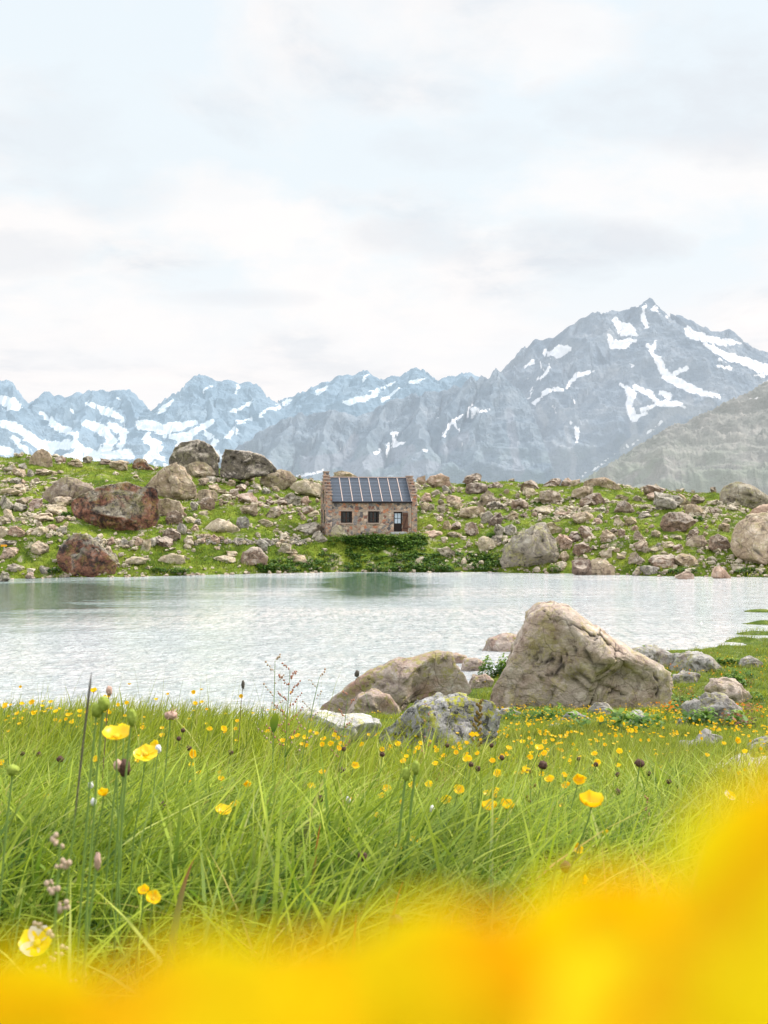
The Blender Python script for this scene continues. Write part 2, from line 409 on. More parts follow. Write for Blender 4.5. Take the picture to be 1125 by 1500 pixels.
# ------------------------------------------------------------------ mountains
def W(px, py, d): return np.array([(px - CX) / F * d, d, CAMZ + (CY - py) / F * d])
def densify(nodes): return [W(*n) for n in nodes]
def mountain(name, ridges, slopes, pxr, dr, rows, cols, snow_strokes, snow_fn, warp, namp, nscale, mat, label, base=-66, scree=(), jag=1.0, seed=0):
    px = np.linspace(pxr[0], pxr[1], cols)
    tt = np.linspace(0, 1, rows)
    d = dr[1] + (dr[0] - dr[1]) * tt ** 1.0
    D, PX = np.meshgrid(d, px, indexing='ij')
    X = (PX - CX) / F * D; Y = D
    so = seed * 13.7
    wx = X + warp * fbm(X / (warp * 5) + so, Y / (warp * 5), o=4); wy = Y + warp * fbm(X / (warp * 5) + 50 + so, Y / (warp * 5), o=4)
    Z = np.full_like(X, -1e9); DI = np.full_like(X, 1e9); AL = np.zeros_like(X)
    for ri, (r, sl) in enumerate(zip(ridges, slopes)):
        P = densify(r); acc = ri * 5000.0
        for a, b in zip(P[:-1], P[1:]):
            ab = b[:2] - a[:2]; L2 = (ab ** 2).sum() + 1e-9
            main = r is ridges[0]
            ux, uy = (X, wy) if main else (wx, wy)
            t = np.clip(((ux - a[0]) * ab[0] + (uy - a[1]) * ab[1]) / L2, 0, 1)
            dist = np.hypot(ux - a[0] - t * ab[0], uy - a[1] - t * ab[1])
            z = a[2] + (b[2] - a[2]) * t - sl * dist * (1 - .10 * np.clip(dist / (900 * warp / 60), 0, 3))
            m = z > Z; L_ = L2 ** .5
            sgn = np.sign((ux - a[0]) * ab[1] - (uy - a[1]) * ab[0])
            Z = np.where(m, z, Z); DI = np.where(m, dist, DI); AL = np.where(m, acc + t * L_ + sgn * 1777, AL); acc += L_
    env = (.16 * jag + np.clip(DI / (160 * warp / 60), 0, 1) * .84)
    Z = Z + namp * .62 * env * (ridged(wx / nscale, wy / nscale * .8 + so, o=6, g=.6) - .15)
    gu = ridged((AL + .35 * DI) / (nscale * .42), DI / (nscale * 3.2), o=5, g=.6)
    Z = Z + namp * .75 * gu * np.clip(DI / (nscale * .55), 0, 1.2)
    Z = Z + namp * .22 * jag * vnoise(X / (nscale * .11), Y / (nscale * .3)) * np.exp(-DI / (nscale * .4))
    rp = np.array(ridges[0]); prof = np.interp(PX, rp[:, 0], rp[:, 1]) - 1.5 * jag * vnoise(PX / 3.1 + so, PX * 0) - 1.0 * vnoise(PX / 1.3, PX * 0 + so)
    Z = np.minimum(Z, CAMZ + (CY - prof) / F * Y)
    Z = np.maximum(Z, base - 5)
    sk = np.clip((tt - .93) / .07, 0, 1)[:, None]
    Z = Z * (1 - sk) + (base - 5) * sk if name != 'right_hill' else np.maximum(Z - 0, base - 5) * (1 - sk) + (base - 5) * sk
    # where each vertex shows in the photograph: used only to decide which slopes carry snow
    qx = CX + X / Y * F; qy = CY - (Z - CAMZ) / Y * F
    nx = 3.2 * fbm(X / (nscale * .35), Z / (nscale * .35), Y / (nscale * .35), o=4, g=.65); ny = 3.2 * fbm(X / (nscale * .35) + 9, Z / (nscale * .35), Y / (nscale * .35), o=4, g=.65)
    S = np.zeros_like(X)
    def strokes(lst):
        S = np.zeros_like(X)
        for st in lst:
            for (ax, ay, aw), (bx, by, bw) in zip(st[:-1], st[1:]) if len(st) > 1 else ((st[0], st[0]),):
                vx, vy = bx - ax, by - ay
                q_x, q_y = qx + nx, qy + ny
                t = np.clip(((q_x - ax) * vx + (q_y - ay) * vy) / (vx * vx + vy * vy + 1e-6), 0, 1)
                dd = np.hypot(q_x - ax - t * vx, q_y - ay - t * vy); w = aw + (bw - aw) * t
                S = np.maximum(S, np.clip((w - dd) / 7 + .5, 0, 1.4))
        return S
    if snow_strokes: S = strokes(snow_strokes)
    if snow_fn is not None: S = np.maximum(S, snow_fn(X, Y, Z, qx, qy, DI))
    SC = strokes(scree) if scree else np.zeros_like(X)
    low = sstep(620, 700, qy)
    me = np_mesh(name, np.stack([X, Y, Z], -1).reshape(-1, 3), grid_faces(rows, cols), attrs={'snow': S, 'scree': SC, 'low': low})
    o = link(name, me, mat); tag(o, label, kind='structure'); return o

def mountain_mat(name, dark, mid, light, lowcol, snow, scale, screecol=(.44, .47, .50), bump=.6, haze=0.0, hz=(.55, .66, .74)):
    t = NT(name); p = t.pos()
    n = t.noise(t.warp(p, scale * .5, .4 / scale), scale * 2.4, 12, .72)
    col = t.ramp(n, [(.34, dark), (.5, mid), (.68, light)])
    st = t.noise(t.mapping(t.warp(p, scale, .3 / scale), (scale * 5, scale * 5, scale * 1.0)), 1.0, 8, .7)
    col = t.mix(t.ramp(st, [(.42, .45), (.54, 0.0)]), col, dark)
    at = lambda a: t.n('ShaderNodeAttribute', attribute_name=a).outputs['Fac']
    n2 = t.noise(p, scale * 3, 8, .65)
    col = t.mix(t.math('MULTIPLY', at('low'), t.ramp(n2, [(.42, 0.0), (.56, .75)])), col, lowcol)
    nf = t.noise(p, scale * 14, 6, .7)
    sc_ = t.ramp(t.math('ADD', at('scree'), t.math('MULTIPLY', t.math('SUBTRACT', nf, .5), .8)), [(.35, 0.0), (.8, .8)])
    col = t.mix(sc_, col, screecol)
    nm = t.noise(p, scale * 6, 6, .7)
    s = t.math('ADD', at('snow'), t.math('MULTIPLY', t.math('SUBTRACT', nf, .5), 1.5))
    s = t.math('ADD', s, t.math('MULTIPLY', t.math('SUBTRACT', st, .5), 1.3))
    s = t.ramp(t.math('ADD', s, t.math('MULTIPLY', t.math('SUBTRACT', nm, .5), 1.3)), [(.50, 0.0), (.57, 1.0)])
    col = t.mix(s, col, snow)
    hn = t.math('ADD', t.noise(p, scale * 6, 10, .75), t.math('MULTIPLY', st, .6))
    hn = t.math('MULTIPLY', hn, t.math('SUBTRACT', 1.0, t.math('MULTIPLY', s, .9)))
    p_ = t.pbr(col, 1.0, 0.0, t.bump(hn, bump, .22 / scale))
    # haze painted into the rock as a flat glow over its shading
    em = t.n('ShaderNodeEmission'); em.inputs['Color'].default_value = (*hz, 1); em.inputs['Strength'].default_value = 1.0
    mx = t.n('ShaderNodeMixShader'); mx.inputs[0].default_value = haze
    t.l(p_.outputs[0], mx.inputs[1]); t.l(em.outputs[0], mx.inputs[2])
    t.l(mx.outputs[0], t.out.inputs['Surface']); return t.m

mA = mountain_mat('far_range_rock', (.19, .27, .35), (.26, .345, .43), (.33, .41, .49), (.31, .385, .46), (.82, .86, .90), 1 / 700., bump=.5, haze=.46, hz=(.60, .73, .82))  # rock tones paled toward blue to carry part of the haze
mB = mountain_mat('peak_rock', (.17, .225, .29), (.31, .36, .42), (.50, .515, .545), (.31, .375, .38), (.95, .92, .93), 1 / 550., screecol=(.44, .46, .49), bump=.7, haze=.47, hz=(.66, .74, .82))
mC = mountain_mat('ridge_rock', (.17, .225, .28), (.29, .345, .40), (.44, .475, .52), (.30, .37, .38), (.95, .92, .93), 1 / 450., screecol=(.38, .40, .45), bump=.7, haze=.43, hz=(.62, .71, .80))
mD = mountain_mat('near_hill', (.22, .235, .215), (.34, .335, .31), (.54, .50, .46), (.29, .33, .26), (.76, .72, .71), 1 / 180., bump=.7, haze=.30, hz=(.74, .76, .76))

dA = 9500
ridgeA = [(-250, 560, dA), (-150, 575, dA), (-60, 545, dA), (0, 557, dA), (14, 556, dA), (20, 563, dA), (41, 592, dA), (62, 577, dA), (68, 573, dA), (95, 579, dA), (112, 574, dA), (140, 570, dA), (165, 571, dA), (190, 570, dA), (205, 582, dA), (221, 603, dA),
          (245, 582, dA), (262, 573, dA), (280, 554, dA), (292, 548, dA), (312, 554, dA), (322, 558, dA), (335, 554, dA), (350, 560, dA), (366, 556, dA), (380, 566, dA), (390, 580, dA), (402, 588, dA), (428, 580, dA), (455, 567, dA), (480, 557, dA), (498, 548, dA), (515, 549, dA),
          (538, 540, dA), (556, 554, dA), (585, 550, dA), (600, 541, dA), (614, 537, dA), (628, 546, dA), (642, 556, dA), (655, 551, dA), (690, 545, dA), (740, 570, dA), (900, 640, dA)]
spA = [[(14, 556, dA), (30, 620, 8800), (60, 700, 8000)], [(140, 570, dA), (120, 620, 8800), (90, 700, 8000)], [(190, 570, dA), (205, 630, 8700), (215, 700, 8100)],
       [(292, 548, dA), (270, 600, 8900), (235, 650, 8400), (225, 700, 8000)], [(292, 548, dA), (320, 600, 8900), (335, 650, 8300), (345, 700, 8000)],
       [(366, 556, dA), (390, 620, 8800), (420, 700, 8200)], [(455, 567, dA), (440, 620, 8800), (430, 700, 8100)], [(538, 540, dA), (520, 600, 8900), (500, 700, 8200)],
       [(614, 537, dA), (600, 600, 8900), (590, 700, 8200)], [(-60, 545, dA), (-40, 620, 8800), (-20, 700, 8000)]]
snA = [[(2, 587, 7), (24, 595, 9)], [(128, 591, 4), (160, 602, 6), (181, 617, 3)], [(107, 601, 4)], [(368, 591, 4), (341, 601, 3)], [(349, 562, 2), (345, 574, 2)], [(256, 585, 2), (229, 607, 3)], [(470, 572, 4), (478, 566, 3)],
       [(505, 590, 3), (530, 585, 5), (552, 574, 4)], [(533, 559, 2), (540, 552, 2)], [(384, 607, 3), (427, 585, 2)], [(299, 572, 2), (310, 566, 1.5)], [(560, 585, 3), (585, 570, 2)], [(395, 600, 2), (412, 592, 3)], [(172, 583, 1.5)], [(575, 560, 2), (560, 570, 2)], [(600, 560, 2), (622, 556, 2)],
       [(0, 617, 5), (30, 628, 8), (55, 650, 8), (70, 662, 10)], [(60, 606, 3), (85, 625, 6), (110, 638, 5)], [(70, 655, 8), (110, 650, 6), (140, 668, 8)], [(125, 620, 4), (150, 628, 7), (165, 645, 7), (150, 665, 9)], [(160, 622, 4), (182, 630, 6), (176, 655, 6)],
       [(205, 622, 7), (240, 628, 8), (285, 620, 5)], [(215, 640, 6), (230, 655, 9), (215, 670, 8)], [(245, 640, 5), (280, 640, 6), (308, 618, 4)], [(300, 635, 3), (318, 645, 3), (310, 662, 4)], [(265, 655, 7), (300, 660, 5), (330, 672, 6)], [(330, 640, 3), (345, 632, 4)], [(15, 665, 6), (-20, 650, 8)], [(20, 640, 4), (40, 665, 5)],
       [(350, 620, 2.5), (372, 612, 2.5)], [(95, 670, 7), (190, 668, 7)], [(345, 668, 5), (400, 676, 4), (430, 682, 3)]]
def snowA(X, Y, Z, qx, qy, DI):
    g = ridged(X / 260 + 3, Y / 620, o=4, g=.6)
    th = np.interp(qy, [560, 600, 640, 690], [1.5, 1.05, .45, .25]) + np.interp(qx, [0, 330, 420, 700], [0, 0, .45, .5])
    return np.clip((g - th) * 1.3 + .5, 0, 1.3)
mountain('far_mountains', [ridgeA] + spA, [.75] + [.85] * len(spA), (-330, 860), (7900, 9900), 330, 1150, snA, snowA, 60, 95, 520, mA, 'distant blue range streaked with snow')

dB = 7000
ridgeB = [(560, 640, dB), (640, 600, dB), (700, 560, dB), (733, 541, dB), (748, 524, dB), (762, 512, dB), (776, 501, dB), (786, 494, dB), (800, 494, dB), (812, 491, dB), (830, 479, dB), (846, 467, dB), (858, 460, dB), (872, 458, dB), (885, 459, dB), (893, 454, dB), (905, 455, dB), (925, 451, dB), (938, 448, dB),
          (946, 437, dB), (951, 433, dB), (957, 439, dB), (966, 451, dB), (985, 460, dB), (1000, 463, dB), (1012, 469, dB), (1030, 479, dB), (1040, 480, dB), (1055, 485, dB), (1068, 481, dB), (1080, 487, dB), (1090, 500, dB), (1110, 509, dB), (1125, 516, dB), (1180, 530, dB), (1300, 520, dB), (1500, 560, dB)]
spB = [[(905, 457, dB), (888, 480, 6800), (873, 493, 6600), (862, 515, 6480), (852, 555, 6300), (838, 600, 6100), (815, 640, 5800), (790, 700, 5500)],
       [(873, 493, 6600), (905, 530, 6400), (925, 560, 6250), (900, 620, 5950), (880, 700, 5500)],
       [(951, 433, dB), (962, 480, 6800), (995, 520, 6600), (1010, 545, 6500)],
       [(951, 433, dB), (935, 490, 6800), (945, 530, 6600)],
       [(776, 501, dB), (765, 540, 6750), (748, 590, 6400), (735, 640, 6000), (720, 700, 5600)],
       [(830, 479, dB), (822, 520, 6800), (812, 560, 6550)],
       [(1068, 481, dB), (1060, 520, 6750), (1045, 560, 6500), (1000, 610, 6100), (950, 650, 5800), (920, 700, 5500)],
       [(1125, 516, dB), (1130, 560, 6700), (1120, 620, 6300)]]
snB = [[(946, 447, 3), (943, 462, 4), (950, 478, 3)], [(958, 452, 4), (966, 462, 2)], [(978, 464, 3)], [(930, 446, 1)], [(906, 468, 3), (918, 478, 8), (928, 488, 6)], [(900, 466, 4), (912, 484, 5)], [(892, 490, 3), (896, 505, 6), (915, 503, 6), (930, 500, 4)], [(800, 515, 6), (818, 514, 9), (834, 512, 3)],
       [(948, 504, 3), (957, 518, 5), (968, 530, 7), (980, 553, 8), (1000, 566, 9), (1025, 574, 6), (1055, 584, 2)], [(1006, 537, 2), (990, 546, 3)], [(1006, 480, 4), (1012, 490, 6), (1029, 494, 6), (1050, 500, 5), (1070, 500, 6), (1082, 502, 3)], [(1030, 503, 2), (1045, 513, 6), (1070, 525, 7), (1100, 532, 7), (1130, 542, 7)], [(1050, 534, 3), (1070, 539, 3)], [(1100, 547, 2), (1120, 549, 3)],
       [(914, 568, 4), (925, 580, 8), (922, 598, 5), (928, 612, 5), (945, 606, 3)], [(930, 568, 4), (955, 575, 4), (962, 590, 5), (985, 594, 6), (1003, 597, 3)], [(940, 600, 3), (960, 595, 3)], [(970, 575, 3), (980, 585, 4)],
       [(726, 597, 1.5), (740, 607, 1.5)], [(764, 600, 5), (762, 616, 5)], [(784, 592, 3), (800, 576, 4), (822, 572, 2)], [(830, 566, 2), (845, 550, 5), (868, 544, 2.5)], [(768, 535, 3), (778, 529, 3)], [(787, 557, 2.5), (797, 552, 3), (806, 532, 2)], [(789, 531, 1.5), (796, 545, 1.5)], [(847, 632, 4), (845, 648, 2)], [(810, 596, 2), (814, 604, 1)], [(836, 618, 2)], [(852, 698, 1.5), (885, 676, 1.5), (927, 650, 2.5), (945, 634, 1.5), (969, 618, 2)], [(924, 533, 2), (929, 534, 1)], [(960, 498, 1.5), (955, 510, 1.5)], [(835, 522, 1)], [(838, 583, 1.2), (842, 590, 1)], [(776, 583, 1), (782, 570, 1.5)]]
scB = [[(777, 655, 4), (787, 705, 7)], [(830, 625, 3), (838, 670, 5), (838, 705, 6)], [(927, 605, 4), (930, 640, 6), (915, 660, 8)], [(1010, 590, 8), (960, 620, 7), (930, 650, 6)], [(790, 600, 6), (800, 620, 5)], [(745, 610, 6), (755, 650, 6), (760, 700, 6)], [(1040, 592, 8), (1000, 605, 8)]]
def snowB(X, Y, Z, qx, qy, DI):
    g = ridged(X / 150 + 11, Y / 520, o=5, g=.62)
    th = np.interp(qy, [440, 470, 520, 600, 640], [1.6, 1.02, .98, 1.1, 1.6])
    return np.clip((g - th) * 1.6 + .5, 0, 1.2)
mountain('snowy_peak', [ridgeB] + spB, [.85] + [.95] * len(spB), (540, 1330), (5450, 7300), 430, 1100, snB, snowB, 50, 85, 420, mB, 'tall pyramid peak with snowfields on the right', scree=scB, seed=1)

dC = 6000
ridgeC = [(200, 745, dC), (330, 668, dC), (352, 652, dC), (380, 630, dC), (405, 618, dC), (430, 607, dC), (440, 603, dC), (455, 606, dC), (470, 605, dC), (483, 600, dC), (505, 604, dC), (522, 609, dC), (535, 603, dC), (547, 598, dC), (560, 590, dC), (580, 583, dC), (600, 577, dC), (622, 574, dC), (640, 570, dC), (655, 572, dC), (664, 563, dC), (675, 568, dC), (690, 550, dC), (698, 558, dC), (705, 549, dC), (715, 555, dC), (726, 538, dC), (738, 550, dC), (752, 566, dC), (765, 572, dC), (775, 592, dC), (790, 630, dC), (815, 700, dC), (850, 760, dC)]
spC = [[(430, 607, dC), (410, 650, 5700), (380, 700, 5300)], [(483, 600, dC), (470, 640, 5700), (450, 700, 5300)], [(560, 590, dC), (545, 630, 5700), (535, 700, 5200)], [(622, 574, dC), (612, 610, 5700), (620, 650, 5400), (615, 700, 5200)],
       [(726, 538, dC), (712, 580, 5750), (690, 630, 5500), (680, 700, 5200)], [(690, 550, dC), (660, 600, 5700), (650, 650, 5450)], [(765, 572, dC), (750, 630, 5650), (745, 700, 5250)]]
snC = [[(651, 638, 2), (661, 622, 3.5), (672, 610, 4), (690, 601, 4), (716, 600, 1.5)], [(668, 622, 2), (674, 634, 1.5)], [(677, 646, 1.5), (679, 655, 1)], [(548, 662, 2), (562, 658, 3), (592, 647, 2)], [(572, 636, 2.5), (588, 635, 1.5)], [(618, 661, 3), (625, 662, 2)], [(494, 662, 1.5), (498, 658, 1)], [(435, 697, 2), (470, 690, 2)], [(640, 612, 1)], [(713, 636, 1)]]
scC = [[(520, 690, 16), (560, 672, 12), (600, 660, 8)], [(450, 680, 12), (500, 676, 12), (520, 640, 6)], [(680, 640, 8), (650, 660, 8)], [(745, 600, 5), (752, 640, 7), (760, 690, 8)], [(600, 690, 12), (640, 685, 8)]]
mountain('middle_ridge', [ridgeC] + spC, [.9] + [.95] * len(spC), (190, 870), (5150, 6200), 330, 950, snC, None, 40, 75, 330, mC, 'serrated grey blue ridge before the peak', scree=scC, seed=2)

dD = 2600
ridgeD = [(700, 790, dD), (800, 735, dD), (855, 702, dD), (880, 686, dD), (905, 672, dD), (930, 655, dD), (955, 640, dD), (985, 622, dD), (1005, 619, dD), (1020, 608, dD), (1045, 600, dD), (1060, 590, dD), (1090, 578, dD), (1125, 556, dD), (1200, 520, dD), (1400, 450, dD)]
spD = [[(985, 622, dD), (960, 680, 2300), (920, 740, 2000)], [(1060, 590, dD), (1040, 650, 2350), (1010, 740, 2000)], [(1125, 556, dD), (1110, 640, 2350), (1090, 740, 2000)], [(1200, 520, dD), (1190, 620, 2350), (1180, 740, 2000)]]
snD = [[(975, 618, 2)], [(1068, 578, 1.5), (1080, 570, 2.5), (1100, 566, 2), (1128, 556, 3)], [(1010, 598, 1.5), (1018, 597, 1)], [(1098, 585, 1), (1108, 583, 1)]]
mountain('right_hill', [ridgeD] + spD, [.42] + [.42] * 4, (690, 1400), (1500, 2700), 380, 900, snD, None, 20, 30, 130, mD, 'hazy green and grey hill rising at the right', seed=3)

# ------------------------------------------------------------------ rocks
def ico(sub):
    bm = bmesh.new(); bmesh.ops.create_icosphere(bm, subdivisions=sub, radius=1)
    V = np.array([v.co[:] for v in bm.verts]); Fc = np.array([[v.index for v in f.verts] for f in bm.faces]); bm.free()
    return V, Fc
ICO = {k: ico(k) for k in (2, 3, 4, 5, 6)}

def radial(poly, ang):
    """star-shaped radius of polygon (n,2) about its centre, smoothed a little"""
    P = np.array(poly, float); n = len(P)
    R = np.zeros_like(ang)
    dx, dz = np.cos(ang), np.sin(ang)
    for i in range(n):
        a, b = P[i], P[(i + 1) % n]; e = b - a
        den = dx * e[1] - dz * e[0]
        den = np.where(np.abs(den) < 1e-9, 1e-9, den)
        t = (a[0] * e[1] - a[1] * e[0]) / den
        s = (a[0] * dz - a[1] * dx) / den
        ok = (t > 0) & (s >= -1e-6) & (s <= 1 + 1e-6)
        R = np.where(ok, np.maximum(R, t), R)
    R = np.where(R <= 0, np.median(R[R > 0]) if (R > 0).any() else 1, R)
    return R

def cell_facets(P, size, r, K, tilt, off):
    """break the surface into tilted fracture facets"""
    idx = r.choice(len(P), K, replace=False); C = P[idx]
    Q = P + size * .10 * np.stack([vnoise(P[:, 0] / size * 3 + k * 9.1, P[:, 1] / size * 3, P[:, 2] / size * 3) for k in range(3)], 1)
    d2 = ((Q[:, None, :] - C[None]) ** 2).sum(-1)
    near = d2.argmin(1)
    T = r.normal(size=(K, 3)) * tilt; O = r.uniform(-1, 1, K) * off * size
    return (T[near] * (P - C[near])).sum(1).clip(-.14 * size, .14 * size) + O[near]

def hero_rock_mesh(name, poly, depth, seed, sub=5, rough=.05, planes=16, cracks=(), box=.42, facet=1.0, strata=0.0):
    """poly: outline in metres (x, z) about the centre; depth: half thickness"""
    r = np.random.default_rng(seed)
    V, Fc = ICO[sub]; V = V.copy()
    ang = np.arctan2(V[:, 2], V[:, 0]); rho = np.sqrt(V[:, 0] ** 2 + V[:, 2] ** 2)
    R = radial(poly, ang)
    R = R * (1 + .03 * fbm(np.cos(ang) * 3.5 + seed, np.sin(ang) * 3.5, V[:, 1] * 1.5, o=4) + .035 * (np.floor(2.5 * vnoise(np.cos(ang) * 2.6 + seed * 2, np.sin(ang) * 2.6, V[:, 1])) / 2.5))
    rr = np.clip(rho, 1e-6, 1) ** box
    P = np.stack([R * np.cos(ang) * rr, np.sign(V[:, 1]) * np.abs(V[:, 1]) ** .85 * depth, R * np.sin(ang) * rr], 1)
    size = float(np.median(R))
    # big fracture faces: the front is the lower envelope of a few tilted planes
    ex, ez = P[:, 0].max(), P[:, 2].max()
    u, v = P[:, 0] / ex, P[:, 2] / ez
    K = 6; th0 = r.uniform(0, 6.28); h = np.full(len(P), 9.0)
    for k in range(K):
        th = th0 + 6.283 * k / K + r.uniform(-.35, .35); sk = r.uniform(.35, 1.0) * facet
        h = np.minimum(h, r.uniform(.70, 1.05) - sk * (u * math.cos(th) + v * math.sin(th)) * (1 if facet > .7 else .8))
    h = np.minimum(h, r.uniform(.85, 1.0) + .35 * facet * (u * r.uniform(-1, 1) + v * r.uniform(-.6, 1)))
    edge = np.clip(1 - np.clip(rho, 0, 1) ** 2.2, 0, 1) ** .42
    yf = -depth * np.clip(h, .06, 1.2) * edge
    P[:, 1] = np.where(V[:, 1] < 0, yf, P[:, 1])
    for k in range(planes // 3):
        n = r.normal(size=3) * np.array([1, 1.2, 1]); 
        if k % 3 != 2: n[1] = -abs(n[1])
        n /= np.linalg.norm(n)
        s = P @ n; d = np.quantile(s, r.uniform(.70, .93))
        over = np.clip(s - d, 0, None)
        # keep the outline: cut less where |y| small
        k2 = np.clip(np.abs(P[:, 1]) / (depth * .55), .0, 1)
        P = P - n[None, :] * (over * k2 * .93)[:, None]
    so = seed * 3.17
    q = P / size
    n1 = fbm(q[:, 0] * 1.6 + so, q[:, 1] * 1.6, q[:, 2] * 1.6, o=3)
    n2 = ridged(q[:, 0] * 3.5 + so, q[:, 1] * 3.5, q[:, 2] * 3.5, o=5, g=.6)
    n3 = np.floor(fbm(q[:, 0] * 1.4 + so, q[:, 1] * 1.4, q[:, 2] * 3.2, o=3) * 5) / 5
    N = P / (np.linalg.norm(P, axis=1)[:, None] + 1e-9)
    disp = size * rough * (.5 * n1 + .28 * n2 + .35 * n3)
    disp += (cell_facets(P, size, r, 10, .13, .022) + cell_facets(P, size, r, 40, .13, .007)) * min(1.5, rough / .036) * (.2 + .8 * np.clip(np.abs(N[:, 1]) * 1.6, 0, 1))
    if strata:
        b = q[:, 2] * 5.5 + q[:, 0] * 1.3 + .8 * fbm(q[:, 0] * 2 + so, q[:, 1] * 2, q[:, 2] * 2, o=3)
        disp += size * strata * ((b % 1.0) - .5)
    CR = np.zeros(len(P))
    cracks = list(cracks)
    if sub >= 5:
        for k in range(3):
            th = r.uniform(-.9, .9) + (1.57 if k == 2 else 0); o_ = r.uniform(-.35, .35, 2) * size
            L_ = size * r.uniform(.5, 1.0); pts = []
            for q_ in np.linspace(-1, 1, 6):
                pts.append((o_[0] + math.cos(th) * L_ * q_ + r.normal() * size * .07, o_[1] + math.sin(th) * L_ * q_ * .8 + r.normal() * size * .07))
            cracks.append((pts, size * .016, size * .022))
    for pts, w, dep in cracks:
        for a, c in zip(pts[:-1], pts[1:]):
            a = np.array(a); c = np.array(c); e = c - a
            wx = P[:, 0] + .05 * size * fbm(q[:, 0] * 6, q[:, 2] * 6, o=3); wz = P[:, 2] + .05 * size * fbm(q[:, 0] * 6 + 7, q[:, 2] * 6, o=3)
            t = np.clip(((wx - a[0]) * e[0] + (wz - a[1]) * e[1]) / (e @ e + 1e-9), 0, 1)
            dd = np.hypot(wx - a[0] - t * e[0], wz - a[1] - t * e[1])
            g_ = np.where(P[:, 1] < 0, np.exp(-(dd / w) ** 2), 0) * np.clip(.75 + .6 * vnoise(q[:, 0] * 3 + so, q[:, 2] * 3), 0, 1)
            disp -= dep * g_; CR = np.maximum(CR, g_)
    P = P + N * disp[:, None]
    return np_mesh(name, P, Fc, smooth=sub >= 5, attrs={'crk': CR})

ROCKS = []     # (object, px bbox, size)
def hero_rock(name, poly_px, base_py, mat, label, group=None, far=True, depth_f=.8, seed=1, sub=5, d=None, cracks=(), rough=.05, planes=16, cat='rock', bury=.0, push=None, strata=0.0, box=.42, facet=1.0):
    xs = [p[0] for p in poly_px]; ys_ = [p[1] for p in poly_px]
    cx = (min(xs) + max(xs)) / 2; cy = (min(ys_) + max(ys_)) / 2
    if d is None: _, d, _ = hit(cx, base_py, far)
    wm = (max(xs) - min(xs)) * d / F
    depth = wm * .5 * depth_f
    dc = d + (depth * .75 if push is None else push)
    s = dc / F
    poly = [((p[0] - cx) * s, -(p[1] - cy) * s) for p in poly_px]
    crk = [([((p[0] - cx) * s, -(p[1] - cy) * s) for p in pts], w, dp) for pts, w, dp in cracks]
    me = hero_rock_mesh(name, poly, depth, seed, sub, rough, planes, crk, strata=strata, box=box, facet=facet)
    c = W(cx, cy, dc)
    bz = min(p[1] for p in poly)
    # origin at the rock's base
    me.transform(Matrix.Translation((0, 0, -bz)))
    o = link(name, me, M[mat], loc=(c[0], c[1], c[2] + bz))
    tag(o, label, cat, group)
    ROCKS.append((o, (min(xs), min(ys_), max(xs), max(ys_))))
    return o

